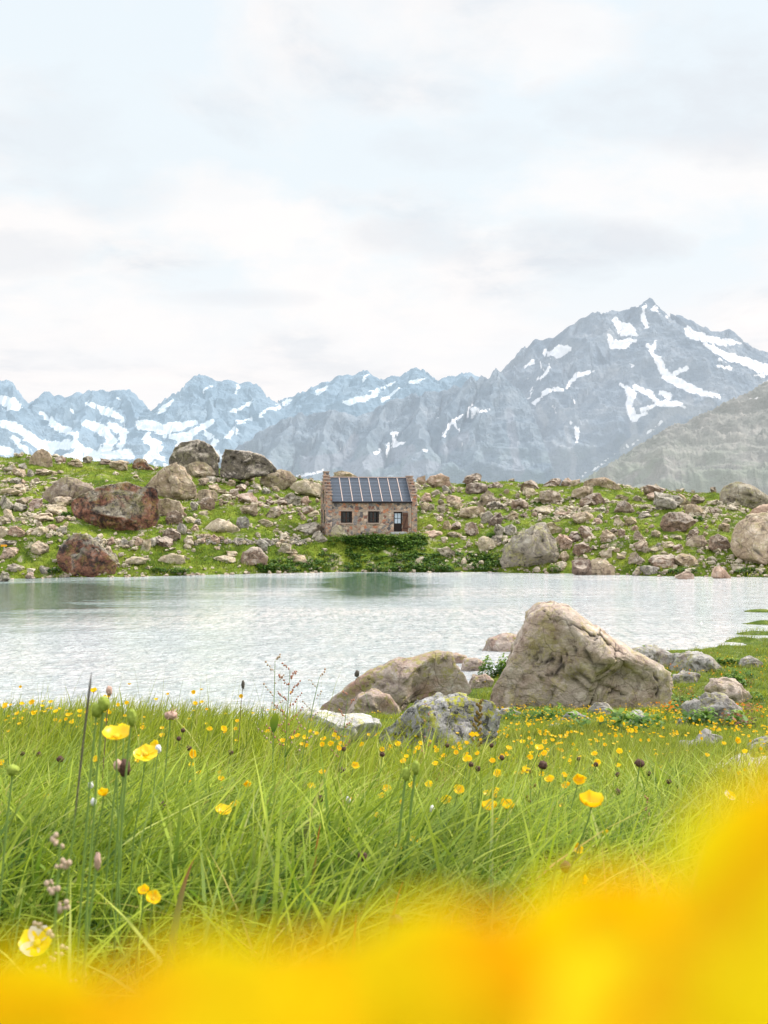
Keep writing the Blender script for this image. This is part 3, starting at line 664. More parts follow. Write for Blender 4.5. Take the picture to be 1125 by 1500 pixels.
# far-bank boulders with their own outlines
HB = [
 ('boulder', [(103, 745), (104, 733), (118, 723), (140, 714), (165, 709), (188, 706), (207, 711), (224, 717), (230, 726), (233, 742), (233, 764), (226, 784), (214, 791), (196, 792), (172, 790), (150, 786), (141, 775), (126, 774), (112, 766), (106, 756)], 789, 'rock_red', 'huge overhanging boulder with a rust red face on the left slope', .75, 11, .05),
 ('boulder', [(83, 815), (86, 800), (98, 788), (112, 781), (122, 782), (135, 792), (150, 803), (165, 817), (174, 828), (172, 842), (140, 848), (104, 850), (88, 842)], 847, 'rock_red', 'big reddish boulder standing in the water at the far left shore', .8, 12, .05),
 ('boulder', [(246, 692), (248, 672), (256, 654), (266, 648), (285, 645), (300, 645), (312, 654), (319, 666), (321, 698), (290, 702)], 700, 'rock_dark', 'left half of the split dark boulder topping the left crest', .7, 13, .045),
 ('boulder', [(322, 700), (323, 668), (329, 657), (345, 660), (362, 661), (385, 667), (398, 678), (407, 688), (405, 698), (385, 699), (350, 702)], 701, 'rock_dark', 'right half of the split dark boulder, long and flat topped', .6, 14, .045),
 ('boulder', [(211, 716), (222, 702), (232, 690), (243, 683), (256, 677), (266, 684), (276, 694), (287, 710), (287, 727), (265, 735), (240, 732), (222, 728)], 733, 'rock_tan', 'large tan leaning boulder right behind the overhanging red one', .8, 15, .05),
 ('boulder', [(273, 690), (276, 680), (288, 675), (300, 676), (310, 684), (317, 694), (308, 700), (290, 703), (276, 700)], 702, 'rock_tan', 'rounded tan boulder in front of the split boulder', .8, 16, .04),
 ('boulder', [(59, 728), (70, 716), (88, 700), (98, 697), (112, 703), (130, 711), (137, 718), (120, 735), (95, 742), (75, 738)], 741, 'rock_tan', 'wide tan wedge shaped boulder left of the overhanging red one', .7, 17, .045),
 ('boulder', [(41, 681), (44, 668), (52, 661), (62, 656), (70, 661), (76, 671), (77, 683), (60, 688), (45, 687)], 687, 'rock_tan', 'pointed tan boulder on the crest at the far left', .8, 18, .045),
 ('boulder', [(192, 687), (196, 674), (202, 671), (211, 674), (218, 682), (226, 688), (210, 691), (196, 691)], 689, 'rock_red', 'small red pointed rock on the crest beside the leaning tan boulder', .8, 19, .05),
 ('boulder', [(228, 742), (229, 732), (245, 729), (262, 735), (268, 748), (266, 760), (245, 762), (232, 757)], 760, 'rock_tan', 'pale tan block at the right side of the overhanging red boulder', .8, 20, .045),
 ('boulder', [(242, 762), (244, 752), (256, 747), (266, 753), (268, 766), (258, 772), (246, 771)], 771, 'rock_brown', 'brown cube like rock under the pale tan block', .8, 21, .04),
 ('boulder', [(287, 728), (290, 719), (300, 716), (313, 718), (320, 725), (319, 735), (300, 738)], 737, 'rock_tan', 'round topped tan rock above the dark purple one', .8, 22, .04),
 ('boulder', [(292, 738), (296, 730), (306, 727), (315, 733), (315, 745), (305, 749), (294, 745)], 748, 'rock_brown', 'dark purple brown rock under a round tan rock', .8, 23, .05),
 ('boulder', [(381, 708), (383, 695), (395, 692), (405, 690), (415, 688), (425, 690), (436, 702), (428, 712), (415, 719), (398, 718)], 718, 'rock_tan', 'pinkish tan boulder at the right end of the split boulders', .75, 24, .045),
 ('rock_slab', [(424, 715), (430, 706), (445, 703), (468, 708), (476, 716), (474, 730), (455, 727), (435, 722)], 729, 'rock_pale', 'broad pale flat slab just left of the hut gable', .9, 25, .03),
 ('boulder', [(297, 775), (306, 766), (320, 759), (335, 764), (350, 773), (353, 780), (330, 784), (305, 783)], 783, 'rock_pale', 'low yellowish boulder in the grass below the split boulders', .8, 26, .035),
 ('boulder', [(345, 768), (348, 758), (360, 756), (365, 762), (365, 776), (350, 775)], 775, 'rock_grey', 'upright grey block touching the low yellowish boulder', .7, 27, .04),
 ('boulder', [(351, 820), (356, 809), (368, 802), (380, 803), (393, 815), (390, 828), (377, 836), (360, 835), (352, 829)], 835, 'rock_brown', 'round cracked brown boulder by the water right of the grassy gap', .85, 28, .05),
 ('boulder', [(228, 824), (236, 815), (252, 810), (268, 814), (273, 822), (262, 830), (240, 830)], 830, 'rock_pale', 'flat pale boulder in shore grass right of the red shore boulder', .8, 29, .04),
 ('boulder', [(731, 824), (738, 808), (747, 793), (758, 783), (770, 775), (785, 768), (798, 767), (806, 776), (813, 790), (818, 812), (812, 830), (800, 842), (760, 843), (736, 836)], 840, 'rock_lichen', 'largest pale boulder standing at the water right of the hut', .8, 30, .055),
 ('boulder', [(1052, 735), (1055, 721), (1066, 710), (1084, 706), (1100, 710), (1115, 719), (1130, 729), (1142, 742), (1110, 748), (1070, 746)], 746, 'rock_lichen', 'rounded boulder with yellow lichen on the crest at the right edge', .8, 31, .045),
 ('boulder', [(1070, 803), (1073, 783), (1082, 768), (1098, 757), (1118, 750), (1150, 746), (1185, 770), (1190, 815), (1160, 838), (1125, 839), (1100, 826), (1082, 818)], 838, 'rock_tan', 'massive tan boulder cut by the right edge of the picture', .8, 32, .05),
 ('rock_slab', [(1093, 757), (1104, 745), (1125, 739), (1160, 740), (1165, 758), (1130, 762), (1100, 764)], 764, 'rock_pink', 'pinkish slab lying on top of the massive boulder at the right edge', .8, 33, .04),
 ('boulder', [(967, 775), (970, 757), (980, 750), (1000, 749), (1014, 756), (1021, 766), (1008, 776), (990, 785), (975, 784)], 784, 'rock_brown', 'large brown boulder with a shaded left face in the right meadow', .8, 34, .045),
 ('boulder', [(1002, 752), (1005, 740), (1018, 737), (1030, 745), (1038, 750), (1030, 758), (1012, 759)], 757, 'rock_tan', 'tan flat rock touching the top of the large brown boulder', .8, 35, .04),
 ('boulder', [(1036, 800), (1038, 786), (1050, 781), (1064, 787), (1072, 800), (1062, 811), (1045, 808)], 811, 'rock_brown', 'brown rounded boulder left of the massive right edge boulder', .8, 36, .045),
 ('boulder', [(1003, 803), (1005, 793), (1016, 784), (1030, 784), (1038, 796), (1030, 804), (1012, 808)], 806, 'rock_tan', 'tan block left of the brown rounded boulder', .8, 37, .04),
 ('rock_slab', [(853, 715), (856, 705), (868, 701), (885, 699), (900, 705), (912, 716), (890, 720)], 718, 'rock_tan', 'long low tan slab on the skyline right of the hut', .7, 38, .03),
 ('boulder', [(899, 750), (905, 737), (915, 733), (926, 740), (931, 751), (915, 755)], 754, 'rock_brown', 'brown pyramid shaped rock in the middle of the right meadow', .8, 39, .04),
 ('boulder', [(847, 740), (850, 730), (868, 722), (880, 722), (888, 736), (878, 743), (860, 745)], 744, 'rock_brown', 'dark wedge shaped rock leaning among others under the skyline slab', .8, 40, .05),
 ('boulder', [(837, 728), (840, 717), (855, 712), (869, 713), (870, 722), (852, 732)], 732, 'rock_tan', 'flat topped tan rock resting above the dark wedge', .8, 41, .045),
 ('boulder', [(1040, 845), (1046, 833), (1053, 827), (1063, 835), (1073, 847), (1056, 850)], 848, 'rock_pink', 'reddish pyramid rock in the shallows at the right shore', .8, 42, .04),
 ('rock_slab', [(988, 846), (998, 840), (1008, 837), (1017, 842), (1017, 850), (1000, 851)], 849, 'rock_pink', 'low pink slab in the shallows left of the reddish pyramid rock', .8, 43, .03),
 ('boulder', [(837, 840), (838, 822), (850, 817), (864, 820), (867, 842), (850, 845)], 843, 'rock_brown', 'left brown block of the pair at the right shore', .8, 44, .05),
 ('boulder', [(865, 842), (866, 822), (877, 817), (890, 822), (901, 831), (901, 844), (882, 845)], 843, 'rock_tan', 'cracked tan block of the pair at the right shore', .8, 45, .05),
 ('boulder', [(676, 707), (684, 697), (698, 692), (706, 696), (705, 708), (690, 711)], 710, 'rock_brown', 'leaning grey brown rock on the skyline right of the hut', .7, 46, .04),
 ('boulder', [(681, 720), (684, 710), (698, 706), (714, 709), (715, 720), (700, 725), (688, 725)], 725, 'rock_brown', 'cracked brown boulder under the leaning skyline rock', .8, 47, .05),
 ('rock_slab', [(623, 706), (630, 697), (645, 694), (658, 699), (662, 711), (650, 716), (632, 714)], 716, 'rock_pink', 'pinkish boulder on the skyline just right of the hut roof', .8, 48, .04),
 ('boulder', [(672, 757), (673, 747), (690, 742), (706, 741), (714, 752), (705, 760), (685, 761)], 761, 'rock_tan', 'broad tan slab in the grass right of the hut door', .8, 49, .04),
 ('boulder', [(704, 765), (707, 754), (715, 748), (722, 753), (724, 768), (712, 768)], 768, 'rock_grey', 'left half of a split grey rock right of the broad tan slab', .8, 50, .05),
 ('boulder', [(715, 768), (724, 755), (733, 750), (738, 760), (733, 770), (722, 772)], 771, 'rock_brown', 'right half of the split grey brown rock', .8, 51, .05),
 ('boulder', [(699, 741), (704, 726), (714, 719), (724, 722), (727, 738), (712, 744)], 743, 'rock_tan', 'tall tan rock in the middle of the right rock field', .8, 52, .05),
 ('boulder', [(711, 741), (720, 734), (731, 735), (740, 743), (730, 748), (718, 746)], 748, 'rock_dark', 'dark slab leaning right of the tall tan rock', .8, 53, .04),
 ('boulder', [(699, 800), (701, 788), (710, 785), (722, 790), (728, 802), (722, 811), (706, 812)], 812, 'rock_pale', 'pale split boulder with a dark underside above the shore greenery', .8, 54, .05),
 ('boulder', [(680, 777), (683, 768), (693, 764), (700, 773), (702, 785), (688, 787)], 786, 'rock_brown', 'angular reddish rock left of two dark blocks', .8, 55, .05),
 ('boulder', [(789, 731), (792, 720), (805, 717), (820, 722), (824, 732), (808, 740), (794, 739)], 740, 'rock_tan', 'tan boulder topped by a dark block in the right rock field', .8, 56, .05),
 ('boulder', [(748, 743), (750, 733), (762, 730), (774, 737), (774, 746), (758, 749)], 748, 'rock_brown', 'brown rounded boulder centred in the right rock field', .8, 57, .05),
 ('boulder', [(484, 788), (486, 773), (492, 768), (500, 771), (507, 780), (512, 789), (497, 793)], 791, 'rock_lichen', 'spotted boulder leaning against the hut corner', .8, 58, .05),
 ('boulder', [(487, 700), (489, 692), (500, 689), (512, 692), (524, 698), (524, 704), (500, 706)], 703, 'rock_tan', 'tan boulder peeking over the hut roof', .6, 59, .04),
 ('boulder', [(839, 810), (842, 798), (855, 793), (868, 805), (862, 815), (848, 817)], 816, 'rock_brown', 'faceted brown boulder right of the largest pale shore boulder', .8, 60, .05),
]
for nm, poly, by, mt, lab, df, sd, rg in HB:
    far_top = by < 706
    dd = None
    if 'peeking over' in lab: dd = 118
    if 'lying on top' in lab: dd = 88
    if nm == 'boulder' and 'split dark boulder' in lab: dd = 112
    hero_rock(nm, poly, by, mt, lab, depth_f=df, seed=sd, rough=rg, sub=5 if (max(p[0] for p in poly) - min(p[0] for p in poly)) > 45 else 4, d=dd, planes=24)

# rocks listed by where they stand: x0, y0, x1, y1, colour, shape
T, G, B_, P_, K, D_ = 'tan', 'grey', 'brown', 'pale', 'pinkish', 'dark'
BBOX = [
 (79,667,94,678,B_),(93,671,120,682,T),(118,667,133,678,G),(145,671,162,680,B_),(162,674,190,689,T),(25,678,38,688,G),(2,682,22,692,P_),(15,686,38,699,T),(48,686,78,697,T),(38,688,49,698,G),(12,699,28,709,G),(16,709,35,716,P_),(0,715,28,726,P_),(-4,725,20,747,G),(21,729,40,740,T),
 (41,728,59,744,K),(70,727,98,743,T),(63,738,94,755,P_),(18,737,37,749,G),(3,746,19,761,P_),(-4,757,13,769,T),(39,752,78,766,P_),(10,771,34,785,K),(-4,771,11,788,P_),(43,771,66,784,P_),(50,764,62,773,T),(69,768,84,777,K),(82,771,97,781,G),(78,756,92,766,B_),(-5,791,23,800,G),(43,794,70,813,T),
 (-4,802,23,818,K),(8,826,32,839,P_),(-4,839,13,852,G),(35,838,47,848,K),(56,829,67,841,G),(182,815,214,828,P_),(143,799,165,818,T),(313,814,344,823,P_),(331,806,347,815,P_),(378,791,393,807,G),(409,795,428,810,P_),(412,806,435,813,T),(421,813,457,827,T),(308,783,323,798,K),(265,785,283,800,P_),(222,786,250,804,B_),
 (236,774,262,794,B_),(260,766,274,784,G),(278,768,291,778,K),(270,757,287,766,P_),(290,748,304,754,P_),(278,735,290,748,G),(346,722,378,738,K),(350,738,376,754,T),(387,742,413,758,T),(388,731,402,740,B_),(402,729,421,741,B_),(415,722,440,740,G),(440,727,453,741,K),(441,741,458,753,B_),(450,747,468,757,P_),(343,709,360,720,B_),
 (335,715,349,726,B_),(325,724,341,733,P_),(303,709,321,720,T),(317,717,331,724,T),(370,708,384,718,P_),(383,714,395,724,G),(397,712,410,720,T),(378,760,400,771,P_),(407,790,420,796,T),(435,765,474,783,G),(455,778,479,793,G),(353,692,373,704,T),(302,696,317,707,G),(288,700,304,711,T),(330,703,345,712,T),
 (611,697,624,711,K),(647,711,662,723,G),(632,717,646,725,P_),(648,763,662,776,T),(661,764,676,777,B_),(725,768,741,785,G),(739,768,758,785,G),(740,748,760,762,T),(763,703,788,720,B_),(767,713,784,726,P_),(806,728,828,738,G),(785,741,815,755,P_),(812,749,832,756,K),(798,700,824,712,B_),(826,699,840,711,K),(720,706,738,715,B_),
 (643,801,667,816,P_),(675,817,683,829,P_),(614,778,651,787,K),(607,818,621,827,P_),(655,779,677,787,T),(719,783,734,798,G),(614,736,628,749,T),(628,738,637,748,P_),(640,738,652,752,P_),(652,726,681,743,T),(665,735,681,745,T),(615,722,632,736,K),(793,765,822,783,T),(812,783,838,804,K),(815,823,835,833,P_),(770,774,790,786,G),
 (822,695,836,705,K),(836,697,851,706,T),(943,711,975,729,B_),(950,721,968,734,K),(962,721,1002,746,G),(993,723,1014,742,T),(1012,725,1034,738,T),(936,749,955,759,D_),(902,725,921,732,P_),(928,726,941,734,P_),(839,749,870,766,T),(900,758,916,770,P_),(917,757,934,770,T),(1040,743,1056,752,B_),(1054,766,1071,779,T),(1058,759,1072,767,P_),
 (1070,740,1084,748,P_),(1004,775,1024,792,B_),(930,791,955,805,T),(971,794,991,803,P_),(986,784,1001,791,P_),(941,801,954,810,P_),(954,802,970,808,P_),(923,809,947,826,T),(988,811,1026,829,T),(954,811,986,832,B_),(939,829,967,842,G),(925,833,938,843,P_),(879,805,896,819,P_),(851,770,873,790,B_),(880,776,902,793,T),(832,779,853,795,B_),
 (820,787,838,805,K),(820,808,835,823,T),(955,776,968,788,P_),(930,777,945,792,T),(1036,815,1050,825,P_),(1077,829,1090,836,P_),(906,774,917,788,B_),(893,774,908,781,B_),(905,811,920,819,T),(1020,805,1034,812,P_),(985,797,1004,806,B_),(868,759,884,768,K),(875,742,888,749,G),
 # stones piled under the overhanging boulder
 (133,787,146,799,G),(146,789,156,798,P_),(155,786,168,799,K),(167,789,178,798,P_),(176,788,188,801,G),(187,791,197,801,P_),(196,787,207,800,K),(206,789,219,803,P_),(216,788,229,801,G),(226,785,240,800,B_),(140,797,152,805,P_),(178,797,190,804,T),
]
LAND = [('stone hut', 545, 742, 70, 45), ('overhanging red boulder', 168, 750, 65, 40), ('split dark boulders', 325, 675, 80, 28), ('red shore boulder', 128, 815, 45, 33), ('largest shore boulder', 775, 805, 44, 38),
        ('lichen crest boulder', 1095, 727, 44, 20), ('massive edge boulder', 1120, 795, 50, 45), ('large brown meadow boulder', 994, 767, 27, 18), ('round cracked shore boulder', 372, 820, 21, 16), ('pointed crest boulder', 59, 672, 18, 15), ('wide wedge boulder', 98, 720, 39, 22), ('skyline slab', 882, 709, 29, 9), ('pair of shore blocks', 870, 831, 32, 13),
        ('low yellowish boulder', 325, 771, 28, 12), ('pinkish skyline boulder', 643, 705, 20, 10), ('broad tan slab', 692, 751, 21, 10), ('reddish pyramid rock', 1056, 838, 17, 10)]
def relation(x, y):
    best = min(LAND, key=lambda L: math.hypot(max(abs(x - L[1]) - L[3], 0), max(abs(y - L[2]) - L[4], 0) * 1.2))
    dx, dy = x - best[1], y - best[2]
    near = math.hypot(max(abs(dx) - best[3], 0), max(abs(dy) - best[4], 0)) < 18
    pos = []
    if dy < -best[4] * .8: pos.append('above')
    elif dy > best[4] * .8: pos.append('below')
    if dx < -best[3] * .6: pos.append('left of')
    elif dx > best[3] * .6: pos.append('right of')
    if not pos: pos = ['in front of']
    return ' and '.join(pos) + ' the ' + best[0]

def lib_rock(seed, sub=3, flat=1.0):
    r = np.random.default_rng(seed)
    V, Fc = ICO[sub]; P = V.copy()
    P = np.sign(P) * np.abs(P) ** r.uniform(.7, 1.0, 3)
    for k in range(15):
        n = r.normal(size=3); n /= np.linalg.norm(n)
        if n[2] < -.4: continue
        s = P @ n; d = r.uniform(.36, .68)
        P = P - n[None, :] * (np.clip(s - d, 0, None) * .97)[:, None]
    so = seed * 1.93
    N = P / np.linalg.norm(P, axis=1)[:, None]
    P = P + N * cell_facets(P, 1.0, r, 14, .22, .05)[:, None]
    P = P + N * (.05 * fbm(P[:, 0] * 1.8 + so, P[:, 1] * 1.8, P[:, 2] * 1.8, o=4) + .035 * ridged(P[:, 0] * 4 + so, P[:, 1] * 4, P[:, 2] * 4, o=3))[:, None]
    lo, hi = P.min(0), P.max(0)
    P = (P - (lo + hi) / 2) / (hi - lo) * np.array([1, 1, 1.0])
    P[:, 2] += .5
    return P, Fc
LIBM = {}
def lib(colour, k):
    key = (colour, k)
    if key not in LIBM:
        P, Fc = lib_rock(100 + k, 4)
        me = np_mesh('rock', P, Fc, smooth=False)
        me.materials.append(M['rock_' + {'pinkish': 'pink'}.get(colour, colour)])
        LIBM[key] = me
    return LIBM[key]
occupied = [b for _, b in ROCKS]
info = []
for i, (x0, y0, x1, y1, c) in enumerate(BBOX):
    w, h = x1 - x0, y1 - y0
    cx = (x0 + x1) / 2
    X, Y, Z = hit(cx, y1, True)
    s = Y / F
    me = lib(c, i % 12)
    o = link('rock', me)
    wm, hm = w * s * 1.06, h * s * 1.25
    dep = wm * random.uniform(.7, 1.0)
    o.location = (X, Y + dep * .35, Z - hm * .17)
    o.scale = (wm, dep, hm)
    o.rotation_euler = (random.uniform(-.08, .08), random.uniform(-.12, .12), math.pi * random.choice((0, 1)) + random.uniform(-.3, .3))
    size = 'small' if w * h < 180 else ('mid-sized' if w * h < 380 else 'large')
    shape = 'flat' if w > 2.3 * h else ('upright' if h > w * .95 else 'chunky')
    info.append([o, f"{size} {shape} {c}", relation(cx, (y0 + y1) / 2), cx, y1])
    occupied.append((x0, y0, x1, y1))
from collections import defaultdict
byk = defaultdict(list)
for it in info: byk[(it[1], it[2])].append(it)
ORD = ['leftmost', 'second from left', 'third from left', 'fourth from left', 'fifth from left', 'sixth from left', 'seventh from left']
for (a, r), lst in byk.items():
    lst.sort(key=lambda q: q[3])
    for k, it in enumerate(lst):
        lab = f"{a} rock {r}" if len(lst) == 1 else f"{ORD[min(k, 6)]} of {len(lst)} {a} rocks {r}".replace('second from left of', 'second of').replace('third from left of', 'third of').replace('fourth from left of', 'fourth of').replace('leftmost of 2', 'left of 2')
        tag(it[0], lab, 'rock')
# smaller scattered stones, individually placed
def covered(x, y, m=2):
    return any(b[0] - m < x < b[2] + m and b[1] - m < y < b[3] + m for b in occupied)
dens_spots = [(20, 700, 40, 40), (60, 770, 60, 30), (340, 725, 90, 30), (410, 735, 60, 30), (330, 795, 120, 8), (650, 725, 50, 35), (720, 745, 80, 45), (840, 760, 90, 40), (950, 790, 90, 40), (1000, 770, 100, 50), (260, 780, 40, 20), (640, 745, 40, 15), (880, 750, 60, 20)]
placed = 0; tries = 0
while placed < 118 and tries < 6000:
    tries += 1
    if random.random() < .85:
        sx, sy, rx, ry = random.choice(dens_spots); x = random.gauss(sx, rx * .6); y = random.gauss(sy, ry * .6)
    else: x, y = random.uniform(0, 1125), random.uniform(690, 838)
    w = random.uniform(6, 11); h = w * random.uniform(.5, .85)
    if not (3 < x < 1120) or y > 838 or y < 690 or covered(x, y - h / 2, 1): continue
    if 470 < x < 640 and 695 < y < 845: continue
    X, Y, Z = hit(x, y, True)
    if Y > 126: continue
    s = Y / F
    c = random.choice([T, P_, P_, G, K, T])
    o = link('small_rock', lib(c, random.randrange(12)))
    o.location = (X, Y + .1, Z - h * s * .15); o.scale = (w * s, w * s * .8, h * s * 1.2)
    o.rotation_euler = (random.uniform(-.2, .2), random.uniform(-.2, .2), random.uniform(0, 6.28))
    if x < 480:
        tag(o, 'small loose rock lying in grass on the slope left of the hut', 'rock', 'small loose rocks on the slope left of the hut')
    else:
        tag(o, 'small loose rock lying in grass on the slope right of the hut', 'rock', 'small loose rocks on the slope right of the hut')
    occupied.append((x - w / 2, y - h, x + w / 2, y)); placed += 1

# countless stones and cobbles as one mass
def stones(name, N, sampler, mat, label):
    P0, Fc = lib_rock(77, 2)
    lib4 = [lib_rock(70 + k, 2)[0] for k in range(6)]
    Vs, Fs, off = [], [], 0
    for k in range(N):
        r = sampler()
        if r is None: continue
        x, y, z, s = r
        P = lib4[k % 6] * np.array([s, s * random.uniform(.6, 1), s * random.uniform(.4, .8)])
        a = random.uniform(0, 6.28); ca, sa = math.cos(a), math.sin(a)
        Q = np.stack([P[:, 0] * ca - P[:, 1] * sa + x, P[:, 0] * sa + P[:, 1] * ca + y, P[:, 2] + z - s * .12], 1)
        Vs.append(Q); Fs.append(Fc + off); off += len(Q)
    o = link(name, np_mesh(name, np.concatenate(Vs), np.concatenate(Fs), smooth=False), mat)
    tag(o, label, kind='stuff'); return o
_xs = rng.uniform(-48, 56, 60000); _ys = 82 + 42 * rng.uniform(0, 1, 60000) ** 1.0
_den = sstep(-.1, .9, fbm(_xs * .16 + 4, _ys * .2, o=3) + .45 * vnoise(_xs * .8, _ys * .8)) * .9 + .05
_px = CX + _xs / _ys * F
_den = _den * (1 - .85 * (sstep(60, 110, _px) * (1 - sstep(230, 260, _px)) * sstep(100, 108, _ys)))
_den = _den * np.where((_px > 440) & (_px < 650) & (_ys < 99), .15, 1)
_ok = (rng.uniform(0, 1, 60000) < _den) & (_ys > far_shore(_xs) + .2)
_xs, _ys = _xs[_ok], _ys[_ok]; _zs = H_far(_xs, _ys)
_it = iter(range(len(_xs)))
def samp_far():
    i = next(_it, None)
    if i is None: return None
    return _xs[i], _ys[i], _zs[i], float(np.clip(rng.lognormal(-1.2, .5), .12, .75))
stones('scattered_stones', 6200, samp_far, M['rock_pale'], 'countless small pale stones strewn over the far slope')
def samp_wall():
    px = random.uniform(290, 450); py = 794 + random.gauss(0, 2.2) + (px - 370) * .01
    X, Y, Z = hit(px, py, True); return X, Y, Z, random.uniform(.15, .45)
stones('stone_row', 260, samp_wall, M['rock_grey'], 'line of small cobbles across the slope left of the hut')
def samp_shore():
    x = random.uniform(-45, 52); y = float(far_shore(np.array(x))) + random.uniform(-.5, .5)
    return x, y, float(max(H_far(x, y), -.05)), random.uniform(.15, .55)
stones('shore_stones', 260, samp_shore, M['rock_tan'], 'small stones along the far waterline')

# ------------------------------------------------------------------ near rocks
bigc = [([(768, 955), (785, 965), (805, 968), (832, 972), (848, 985), (862, 1000), (885, 1008), (905, 1018), (920, 1024)], .034, .10),
        ([(862, 1000), (880, 985), (905, 988), (925, 985)], .024, .06), ([(820, 905), (850, 915), (880, 940), (915, 962), (945, 972)], .024, .06),
        ([(905, 1018), (880, 1025), (850, 1028)], .02, .05), ([(790, 890), (805, 900), (835, 905)], .02, .05), ([(845, 985), (830, 1000), (815, 1020)], .018, .04), ([(950, 985), (965, 1000), (960, 1020)], .03, .08)]
hero_rock('large_rock', [(716, 1034), (722, 1012), (735, 985), (748, 955), (765, 920), (776, 900), (795, 887), (816, 882), (836, 889), (852, 905), (882, 926), (910, 944), (940, 958), (968, 972), (982, 985), (981, 1000), (988, 1025), (988, 1052), (900, 1052), (820, 1048), (755, 1040)], 1046, 'near_big',
          'big light tan peaked boulder with dark cracks on the near bank', far=False, d=24.6, seed=201, sub=6, rough=.020, cracks=bigc, facet=.6, depth_f=.7, planes=12, strata=.018)
hero_rock('flat_rock', [(456, 1062), (468, 1035), (488, 1018), (512, 1002), (535, 987), (560, 973), (582, 962), (610, 962), (640, 955), (660, 958), (668, 974), (684, 990), (694, 1005), (692, 1018), (660, 1026), (600, 1030), (580, 1050), (540, 1065), (490, 1070)], 1040, 'near_flat',
          'broad low pinkish brown boulder sloping into the lake', far=False, d=21.0, seed=202, sub=6, rough=.026, depth_f=.55, planes=14, strata=.02)
hero_rock('flat_rock', [(500, 1060), (510, 1040), (525, 1020), (545, 1010), (570, 1018), (584, 1035), (588, 1058), (545, 1068)], 1062, 'near_flat',
          'rounded pink grey block at the front foot of the broad low boulder', far=False, d=19.0, seed=203, sub=5, rough=.05, depth_f=.7, planes=10)
hero_rock('lichen_rock', [(552, 1085), (562, 1070), (582, 1054), (600, 1040), (622, 1029), (650, 1021), (675, 1019), (698, 1024), (722, 1026), (735, 1044), (732, 1064), (728, 1090), (722, 1112), (640, 1122), (560, 1112)], 1100, 'near_spotted',
          'grey rock blotched with black and yellow lichen in the flowers', far=False, d=6.5, seed=204, sub=6, rough=.045, depth_f=.6, planes=12)
hero_rock('pale_slab', [(418, 1072), (428, 1050), (442, 1044), (462, 1046), (480, 1050), (510, 1048), (540, 1052), (562, 1062), (548, 1080), (500, 1100), (430, 1100)], 1085, 'near_white',
          'almost white flat slab left of the blotched lichen rock', far=False, d=6.0, seed=205, sub=5, rough=.05, depth_f=.8, planes=14)
hero_rock('pale_slab', [(388, 1075), (394, 1052), (408, 1044), (424, 1050), (432, 1075), (420, 1092), (395, 1092)], 1085, 'near_white', 'small pale pointed stone at the left end of the white slab', far=False, d=5.6, seed=206, sub=5, rough=.05, planes=12)
hero_rock('lichen_stone', [(172, 1092), (182, 1072), (200, 1064), (225, 1063), (248, 1070), (270, 1078), (290, 1090), (240, 1104)], 1092, 'near_spotted', 'low lichen covered stone in the grass at the left', far=False, d=4.6, seed=207, sub=5, rough=.06)
hero_rock('lichen_stone', [(340, 1098), (352, 1087), (380, 1083), (415, 1085), (442, 1095), (430, 1110), (350, 1110)], 1100, 'near_white', 'low yellowish stone under the flower cluster left of the white slab', far=False, d=4.8, seed=208, sub=5, rough=.05)
hero_rock('lichen_stone', [(238, 1230), (248, 1205), (270, 1198), (300, 1215), (330, 1240), (350, 1275), (340, 1300), (260, 1300)], 1285, 'near_white', 'pale yellow lichen stone half buried in the tall foreground grass', far=False, d=2.05, seed=209, sub=5, rough=.05)
